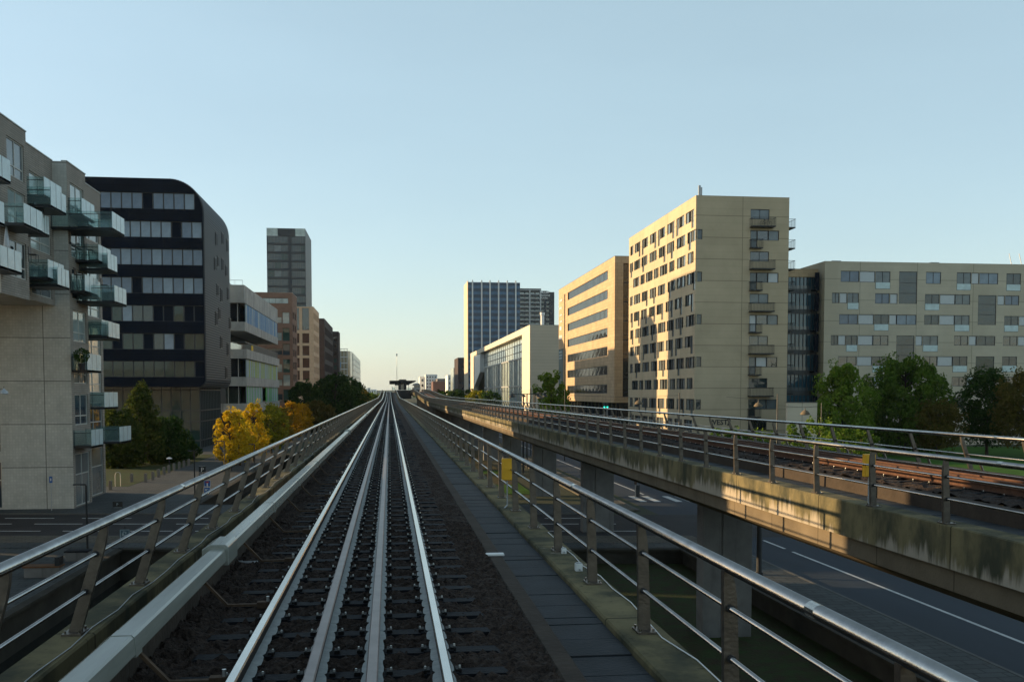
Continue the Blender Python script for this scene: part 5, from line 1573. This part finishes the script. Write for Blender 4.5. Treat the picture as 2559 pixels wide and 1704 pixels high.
# left side
GL = "trees left of the line beyond the cross street"
tree(352, 112, 960, 3.5, 'moss', 'cone', "tall pointed dark green tree in front of the black office block", GL, 61, 1.3, .20, .05)
tree(290, 108, 1030, 2.9, 'moss', 'round', "broad dark tree between the balconies and the pointed tree", GL, 62, 1.3, .20, .03)
tree(412, 116, 1050, 2.8, 'dark', 'round', "dark rounded tree right of the pointed one, before the green glass base", GL, 63, 1.3, .2, .03)
tree(455, 122, 1105, 1.9, 'dark', 'round', "low dark bush at the end of the bollard row", GL, 64, .8, .16, .02)
YG = "yellow autumn trees along the promenade"
for i, (u, D, vt, W, leaf) in enumerate(((572, 104, 1022, 1.75, 'yel'), (632, 118, 1004, 1.9, 'yel'), (597, 111, 1042, 1.7, 'yel'), (676, 133, 1012, 2.1, 'lime'), (700, 150, 1018, 2.2, 'brown'), (728, 168, 1003, 2.3, 'orange'), (752, 190, 1008, 2.2, 'orange'))):
    tree(u, D, vt, W, leaf, 'col', ["bright yellow tree nearest the camera, first of the yellow row", "tallest bright yellow tree, with a peaked top", "smaller yellow tree between the two tallest yellow ones", "yellow green tree behind the bright yellow ones",
         "brownish tree between the yellow green and the orange trees", "bright orange tree in front of the brown brick house", "second orange tree, just behind the brightest orange one"][i], YG, 70+i, 1.25, .12 if D < 125 else .15, .14)
for i, (u, D, vt, W, leaf) in enumerate(((790, 205, 1005, 3.6, 'olive'), (760, 225, 955, 3.6, 'dark'), (838, 232, 938, 5.0, 'dark'), (872, 262, 948, 5.0, 'dark'), (802, 250, 968, 4.0, 'dark'), (893, 300, 968, 4.2, 'brown'))):
    tree(u, D, vt, W, leaf, 'round', ["olive tree at the end of the autumn row, before the dark green trees", "dark tree hiding the foot of the brown brick building", "largest far dark green tree, in front of the dark brick building", "dark green tree right of the largest far one",
         "dark tree just below the salmon building", "reddish tree at the right end of the dark group"][i], "dark trees before the far left buildings", 80+i, 1.3, .32, .04)
for i, (u, D, vt, W, leaf) in enumerate(((914, 420, 990, 4.5, 'lime'), (930, 460, 993, 5, 'mid'), (945, 500, 988, 4.5, 'lime'), (925, 600, 984, 7, 'mid'), (908, 700, 981, 8, 'mid'), (952, 640, 984, 6, 'lime'))):
    tree(u, D, vt, W, leaf, 'round', ["yellowish far tree just left of the railing's vanishing end, nearest", "green far tree between the two yellowish ones", "yellowish far tree closest to the station", "far tree below the pale distant houses", "far pale tree beside the glass office building", "last visible tree before the station"][i], "far trees between glass building and station", 90+i, .5, .6, .02)
# a belt of woods near the horizon
random.seed(31); b = MB(); rng = random.Random(9)
for i in range(150):
    a = R(-30 + i*.42); d = 1400+rng.uniform(-200, 500)
    add_leaves(b, Vector((math.sin(a)*d, math.cos(a)*d, 3)), 16, 5+rng.uniform(0,2.5), 90, 1.6, rng)
tag(b.build("distant_woods", L_['dark']), "low dark belt of far woods on the horizon", "woods", kind='stuff')

# ================================================================== street furniture
def lamp_L(u, vb, vt, D, arm, label):
    p = at(u, vb, D=D); z0 = 0.09
    zt = at(u, vt, D=D).z
    t = thing("street_lamp", (p.x, p.y, z0), label, "street lamp", "slim black street lamps on the promenade")
    MB().tube((p.x,p.y,z0), (p.x,p.y,zt), .055, .045, 10).tube((p.x,p.y,z0), (p.x,p.y,z0+.12), .09, n=10).build("pole", M['dark'], t)
    MB().box(p.x-(arm if arm > 0 else 0), p.x-(arm if arm < 0 else 0), p.y-.07, p.y+.07, zt, zt+.07).build("lamp_head", M['dark'], t, bevel=.01)
    o = MB().box(p.x-arm*.9, p.x-arm*.45, p.y-.05, p.y+.05, zt-.012, zt-.001).build("lens", M['white'], t)
lamp_L(219, 1387, 1212, 49.8, .62, "street lamp standing on the near quay, left of the railing")
lamp_L(487, 1240, 1127, 78.7, .5, "street lamp just left of the upper parking sign")
lamp_L(562, 1197, 1103, 94.5, .8, "street lamp in front of the nearest yellow tree")
lamp_L(637, 1190, 1110, 103, .6, "street lamp behind the railing, below the tallest yellow tree")
def sign(u, v0, v1, D, wpx, label, kind, vb=None, cat="sign"):
    s = D/FPX
    p = at(u, (v0+v1)/2, D=D); hw = wpx*s/2; z0, z1 = at(u, v1, D=D).z, at(u, v0, D=D).z
    t = thing("parking_sign" if kind.startswith('P') else "road_sign", (p.x, p.y, .09), label, cat)
    gz = .09 if D > 52.5 or p.x < -14 else 0
    MB().tube((p.x, p.y+.03, gz), (p.x, p.y+.03, z1-.02), .03, n=8).build("pole", M['galv'], t)
    rot = (R(90), 0, 0)
    def plate(name, x0, x1, za, zb, m, y=0, th=.012):
        return MB().box(p.x+x0, p.x+x1, p.y-y-th, p.y-y, za, zb).build(name, m, t)
    H = z1-z0
    if kind == 'P':
        plate("sign_plate", -hw, hw, z0+H*.30, z1, M['dark'])
        plate("lower_plate", -hw, hw, z0, z0+H*.27, M['dark'])
        for a, c in ((z1-.02, z1-.004), (z0+H*.31, z0+H*.31+.02)): plate("rim", -hw+.01, hw-.01, a, c, M['white'], .0125, .004)
        text("lettering", "P", H*.62, (p.x-hw*.42, p.y-.03, z0+H*.42), rot, M['white'], t, .003)
        plate("lower_plate_line", -hw*.8, hw*.8, z0+H*.12, z0+H*.155, M['white'], .0125, .004)
    elif kind == 'Pdark':
        plate("sign_plate", -hw, hw, z0+H*.2, z1, M['dark'])
        plate("lower_plate", -hw*.9, hw*.4, z0-H*.1, z0+H*.16, M['dark'])
        text("lettering", "P", H*.40, (p.x-hw*.25, p.y-.03, z1-H*.42), rot, M['lv_gry'], t, .003)
        plate("line", -hw*.85, hw*.85, z0+H*.36, z0+H*.41, M['lv_gry'], .0125, .004)
    elif kind == 'cul':
        plate("sign_plate", -hw, hw, z0, z1, M['white'])
        plate("blue_field", -hw+.02, hw-.02, z0+.02, z1-.02, M['signblue'], .0125, .004)
        plate("symbol_stem", -hw*.16, hw*.16, z0+H*.1, z0+H*.62, M['white'], .017, .004)
        plate("symbol_bar", -hw*.5, hw*.5, z0+H*.60, z0+H*.78, M['red'], .0175, .004)
        plate("symbol_head", -hw*.14, hw*.14, z0+H*.785, z0+H*.9, M['red'], .0175, .004)
    elif kind == 'home':
        plate("sign_plate", -hw, hw, z0, z1, M['white'])
        plate("blue_field", -hw+.02, hw-.02, z0+.02, z1-.02, M['signblue'], .0125, .004)
        b = MB(); y = p.y-.0175
        b.box(p.x-hw*.6, p.x-hw*.1, y-.004, y, z0+H*.45, z0+H*.75); b.box(p.x+hw*.1, p.x+hw*.6, y-.004, y, z0+H*.2, z0+H*.42)
        b.tube((p.x+hw*.25, y, z0+H*.7), (p.x+hw*.25, y-.004, z0+H*.7), hw*.17, n=10); b.tube((p.x-hw*.35, y, z0+H*.25), (p.x-hw*.35, y-.004, z0+H*.25), hw*.14, n=10)
        b.build("symbol", M['white'], t)
    elif kind == 'blue':
        plate("sign_plate", -hw, hw, z0, z1, M['signblue'])
        plate("symbol", -hw*.3, hw*.3, z0+H*.3, z0+H*.72, M['white'], .0125, .004)
    elif kind == 'board':
        plate("sign_plate", -hw, hw, z0, z1, M['signblue2'])
        b = MB()
        for (x0, x1, za, zb) in ((-.9,.9,.92,.97),(-.9,.9,.03,.08),(-.9,-.8,.08,.92),(.8,.9,.08,.92),(-.5,-.2,.3,.6),(.1,.3,.5,.75),(-.1,.4,.25,.38),(-.4,.0,.68,.78)):
            b.box(p.x+hw*x0, p.x+hw*x1, p.y-.02, p.y-.0125, z0+H*za, z0+H*zb)
        b.build("symbol", M['lv_gry'], t)
        MB().tube((p.x, p.y+.03, z1-.02), (p.x, p.y+.03, z1+.18), .035, .02, 8).build("pole_cap", M['dark'], t)
    return t
M['signblue'] = mat("sign_blue", (.015,.10,.33), .4); M['signblue2'] = mat("sign_slate", (.05,.10,.13), .4); M['red'] = mat("sign_red", (.5,.02,.02), .4)
sign(505.5, 1164, 1188, 86, 17, "black parking sign with a white letter P, standing on the promenade", 'P')
sign(294, 1253, 1277, 70, 24, "larger black parking board with a small grey P, beside the cross street", 'Pdark')
sign(518, 1200, 1215.5, 80, 16, "blue dead-end road sign with a red bar, seen just above the railing", 'cul')
sign(517.5, 1217, 1233, 79.8, 15, "blue living-street sign below the dead-end sign", 'home')
sign(127, 1190, 1206, 68.2, 7.5, "narrow blue road sign on a pole in front of the tiled wall", 'blue')
sign(312, 1322, 1345, 54.5, 25, "square slate blue sign with pale symbols, close to the near railing", 'board')
# bollards
bl = MB(); bl.box(-.13, .13, -.13, .13, 0, .78); bl.box(-.11, .11, -.11, .11, .781, .80)
bme = bl.mesh("bollard", M['galv'])
for i, (u, v) in enumerate(((276,1224),(329,1204),(364,1204),(382,1199),(396,1192),(410,1186),(422,1181),(435,1176),(448,1172),(460,1168),(472,1164))):
    p = at(u, v, z=.09)
    m = MB().prism([(p.x-.12,.09),(p.x-.12,.80),(p.x-.06,.88),(p.x+.06,.88),(p.x+.12,.80),(p.x+.12,.09)], 'y', p.y-.12, p.y+.12).box(p.x-.125, p.x+.125, p.y-.125, p.y+.125, .60, .66)
    tag(m.build("bollard", M['pier'], bevel=.012), "%s grey stone bollard of the row along the lawn, counted from the near end" % ["first","second","third","fourth","fifth","sixth","seventh","eighth","ninth","tenth","eleventh"][i], "bollard", "grey bollards along the lawn edge")
p = at(295, 1215, z=.09)
t = thing("bicycle_stand", (p.x, p.y, .09), "pale steel bicycle hoop at the corner of the lawn", "bicycle stand")
b = MB(); pr = None
for i in range(13):
    a = math.pi*i/12; q = Vector((p.x-.22*math.cos(a), p.y, 1.05+.28*math.sin(a)))
    if pr: b.tube(pr, q, .03, n=6)
    pr = q
b.tube((p.x-.22, p.y, .09), (p.x-.22, p.y, 1.05), .03, n=6).tube((p.x+.22, p.y, .09), (p.x+.22, p.y, 1.05), .03, n=6)
b.build("hoop", M['galv'], t)
# hydrant
p = at(57, 1270, D=70.4)
t = thing("fire_hydrant", (p.x, p.y, .09), "red topped fire hydrant in front of the tiled wall", "hydrant")
MB().lathe([(.17,0),(.17,.06),(.10,.08),(.10,.5)], (p.x, p.y, .09), 12).build("barrel", M['galv'], t)
MB().lathe([(.13,.5),(.2,.54),(.2,.62),(.14,.66),(.14,.82),(.05,.92)], (p.x, p.y, .09), 12).tube((p.x-.26,p.y,.68),(p.x+.26,p.y,.68),.07,n=8).build("head", M['red'], t)
# bench on the near quay
p = at(110, 1440, z=.06)
t = thing("bench", (p.x, p.y, .06), "concrete block bench with a wooden top on the near quay", "bench")
MB().box(p.x-.75, p.x+.75, p.y-.3, p.y+.3, .06, .5).build("block", M['pier'], t, bevel=.02)
MB().box(p.x-.8, p.x+.8, p.y-.33, p.y+.33, .5, .57).build("seat", mat("bench_wood", (.16,.08,.04), .7, var=.4, scale=5), t)
MB().box(p.x+.55, p.x+.75, p.y-.28, p.y+.28, .57, .95).build("armrest", M['dark'], t)
p = at(195, 1400, z=.06)
t = thing("bench", (p.x, p.y, .06), "second block bench, partly hidden by the railing, farther along the quay", "bench")
MB().box(p.x-.5, p.x+.5, p.y-.3, p.y+.3, .06, .5).build("block", M['pier'], t, bevel=.02)
MB().box(p.x-.55, p.x+.55, p.y-.33, p.y+.33, .5, .57).build("seat", M['sleeper'], t)
# red globe on the park edge
p = at(2119, 1136, D=108)
t = thing("globe_sculpture", (p.x, p.y, 0), "large dark red globe among the shrubs behind the parallel viaduct", "sculpture")
R_ = 1.02
MB().lathe([(.3,0)]+[(R_*math.sin(math.pi*(i+1)/14), p.z-R_*math.cos(math.pi*(i+1)/14)) for i in range(13)], (p.x, p.y, 0), 24).build("globe", mat("globe_red", (.13,.015,.015), .45, var=.4, scale=2), t, smooth=True)
# traffic lights and suspended lamps at the right
def tl(u, v, D, label, green=True, h=3.2):
    p = at(u, v, D=D); z = p.z
    t = thing("traffic_light", (p.x, p.y, .1), label, "traffic light")
    MB().tube((p.x, p.y+.1, .1), (p.x, p.y+.1, z+.5), .055, n=8).build("pole", M['galv'], t)
    MB().box(p.x-.16, p.x+.16, p.y-.1, p.y+.09, z-.35, z+.55).build("housing", M['dark'], t)
    for i, (dz_, on) in enumerate(((.38, False), (.1, False), (-.18, green))):
        MB().tube((p.x, p.y-.1, z+dz_), (p.x, p.y-.13, z+dz_), .11, n=12).build("lamp", M['lit_green' if on else 'frame_dk'], t)
M['lit_green'] = mat("signal_green_lit", (.0,.6,.4), .4, emit=(.02,.9,.6,1.6))
tl(1510, 1014, 150, "traffic light showing green before the travertine building, left one of the pair")
tl(1517.5, 1014, 151, "traffic light showing green before the travertine building, right one of the pair")
p = at(1588, 1256, D=77)
t = thing("traffic_light", (p.x, p.y, .1), "slim traffic light pole beside the zebra crossing", "traffic light")
zt_ = at(1588, 1200, D=77).z
MB().tube((p.x,p.y,.1), (p.x,p.y,zt_), .05, n=8).build("pole", M['galv'], t)
MB().box(p.x+.06, p.x+.32, p.y-.1, p.y+.1, zt_-1.3, zt_-.35).build("housing", M['dark'], t, bevel=.02)
MB().box(p.x-.09, p.x+.07, p.y-.09, p.y+.09, zt_-.3, zt_+.02).build("top_sign", M['rust'], t)
# poles in the right-hand street
for (u, vb, vt, D, r, lab) in ((1897, 1404, 1290, 52.0, .09, "thick dark post on the kerb of the right-hand street, under the parallel viaduct"),):
    p = at(u, vb, D=44); t = thing("lamp_post", (p.x, p.y, .1), lab, "post")
    MB().tube((p.x,p.y,.1), (p.x,p.y,4.3), .12, .10, 12).tube((p.x,p.y,.1), (p.x,p.y,.25), .18, n=12).build("pole", M['dark'], t)
def dome_lamp(u, v, D, r, wire, label):
    p = at(u, v, D=D)
    t = thing("street_lamp", (p.x, p.y, p.z), label, "street lamp", "dome lamps hung on wires over the right-hand street")
    MB().lathe([(r,0),(r,.05),(r*.92,r*.35),(r*.6,r*.75),(r*.2,r*.95),(.05,r*1.1)], p, 16).build("shade", M['girder'], t, smooth=True)
    MB().lathe([(r*.6,-.03),(r*.85,-.005)], p, 12).build("lens", M['frame_lt'], t)
    b = MB(); z = p.z+r*1.1
    b.tube((p.x, p.y, z-.05), (p.x, p.y, z+.25), .03, n=6)
    b.tube((p.x-wire, p.y, z+.45), (p.x, p.y, z+.2), .012, n=5).tube((p.x, p.y, z+.2), (p.x+wire*.6, p.y, z+.45), .012, n=5)
    b.build("wire", M['dark'], t)
    MB().tube((p.x+wire*.6, p.y, 0), (p.x+wire*.6, p.y, z+.7), .07, .05, 8).build("pole", M['dark'], t)
dome_lamp(2012, 1036, 105, .5, 3, "dome street lamp in front of the low beige wall")
dome_lamp(1596, 1010, 100, .42, 7, "dome street lamp in front of the sunlit tower's far corner")
dome_lamp(1350, 996, 120, .42, 5, "dome street lamp left of the single olive tree")
dome_lamp(1895, 1016, 90, .4, 3, "dome street lamp in front of the balconies of the sunlit tower")
dome_lamp(1281, 992, 130, .4, 4, "dome street lamp before the tall glass front")
for i, u in enumerate((1308, 1317, 1334, 1337)):
    p = at(u, 985, D=100+i*6); t = thing("street_lamp", (p.x, p.y, .1), ["tall dark street lamp before the lit frame edge, with its arm to the left", "tall dark street lamp right of the lit frame edge", "dark double lamp before the beige end wall", "last dark lamp before the beige end wall"][i], "street lamp", "dark arm lamps before the conference building")
    z = at(u, 984, D=100+i*6).z
    MB().tube((p.x,p.y,.1), (p.x,p.y,z), .09, .07, 8).build("pole", M['dark'], t)
    s = -1 if i % 2 else 1
    MB().box(p.x-s*1.3, p.x, p.y-.05, p.y+.05, z-.05, z+.03).build("arm", M['dark'], t)
    MB().lathe([(.30,0),(.28,.12),(.1,.28)], (p.x-s*1.2, p.y, z-.34), 12).build("shade", M['dark'], t)
q = at(10, 985, D=40)
t = thing("street_lamp", (q.x, q.y, q.z), "silver dome lamp hanging at the left edge in front of the tiled wall", "street lamp")
MB().lathe([(.16,0),(.165,.03),(.14,.11),(.05,.19),(.02,.24)], q, 16).build("shade", M['galv'], t, smooth=True)
MB().tube((q.x, q.y, q.z+.2), (q.x-4, q.y-.3, q.z+.42), .008, n=5).tube((q.x, q.y, q.z+.22), (q.x+.0, q.y, q.z+.32), .01, n=5).build("wire", M['dark'], t)
q = at(423, 1146, D=104)
t = thing("garden_lamp", (q.x, q.y, .1), "small garden lamp with a pale cap among the dark trees", "lamp")
MB().tube((q.x,q.y,.1), (q.x,q.y,q.z), .04, n=8).build("pole", M['dark'], t)
MB().lathe([(.3,0),(.28,.06),(.1,.16)], q, 14).build("cap", M['white'], t)
# potted shrub and chairs on the balconies
q = at(205, 929, x=-21.2)
t = thing("potted_plant", (q.x, q.y, q.z+.14), "potted olive shrub on a balcony of the tiled apartment building", "plant")
MB().lathe([(.16,0),(.24,.45),(.22,.45)], (q.x,q.y,q.z+.14), 12).build("pot", M['dark'], t)
lb = MB(); add_leaves(lb, Vector((q.x, q.y, q.z+1.15)), .55, .5, 420, .07, random.Random(3)); lb.build("foliage", L_['dark'], t)
MB().tube((q.x,q.y,q.z+.5), (q.x,q.y,q.z+1.0), .025, n=6).build("stem", M['bark'], t)

# chairs on the balconies
for ci, (u, v, xx) in enumerate(((98, 543, -21.6), (84, 655, -21.4), (226, 640, -21.6), (196, 703, -21.4), (120, 697, -22.0), (262, 728, -20.6))):
    q = at(u, v, x=xx); z = q.z
    t = thing("chair", (q.x, q.y, z), "dark garden chair on the " + ["highest fully visible glass balcony", "balcony above the brick overhang", "small balcony beside the tall windows under the middle bay", "balcony at mid height beside the building corner", "balcony hanging under the recessed bay", "outermost balcony in front of the black office block"][ci], "chair", "dark chairs on the balconies")
    MB().box(q.x-.24, q.x+.24, q.y-.24, q.y+.24, z+.42, z+.46).build("seat", M['dark'], t)
    MB().box(q.x-.24, q.x-.20, q.y-.24, q.y+.24, z+.47, z+.92).build("backrest", M['dark'], t)
    for a in (-1, 1):
        for c in (-1, 1): MB().tube((q.x+a*.21, q.y+c*.21, z), (q.x+a*.21, q.y+c*.21, z+.42), .018, n=6).build("leg", M['dark'], t)
# ================================================================== air: thin haze over the whole town
hz = MB().box(-4300, 4300, -1200, 6300, -3.2, 96)
o = hz.build("haze", None)
m = bpy.data.materials.new("haze"); m.use_nodes = True
for n_ in list(m.node_tree.nodes):
    if n_.type == 'BSDF_PRINCIPLED': m.node_tree.nodes.remove(n_)
pv = m.node_tree.nodes.new("ShaderNodeVolumePrincipled")
pv.inputs["Color"].default_value = (.80, .93, 1, 1); pv.inputs["Density"].default_value = .00005; pv.inputs["Anisotropy"].default_value = 0.2
m.node_tree.links.new(pv.outputs[0], m.node_tree.nodes["Material Output"].inputs["Volume"])
o.data.materials.clear(); o.data.materials.append(m)
tag(o, kind='stuff')
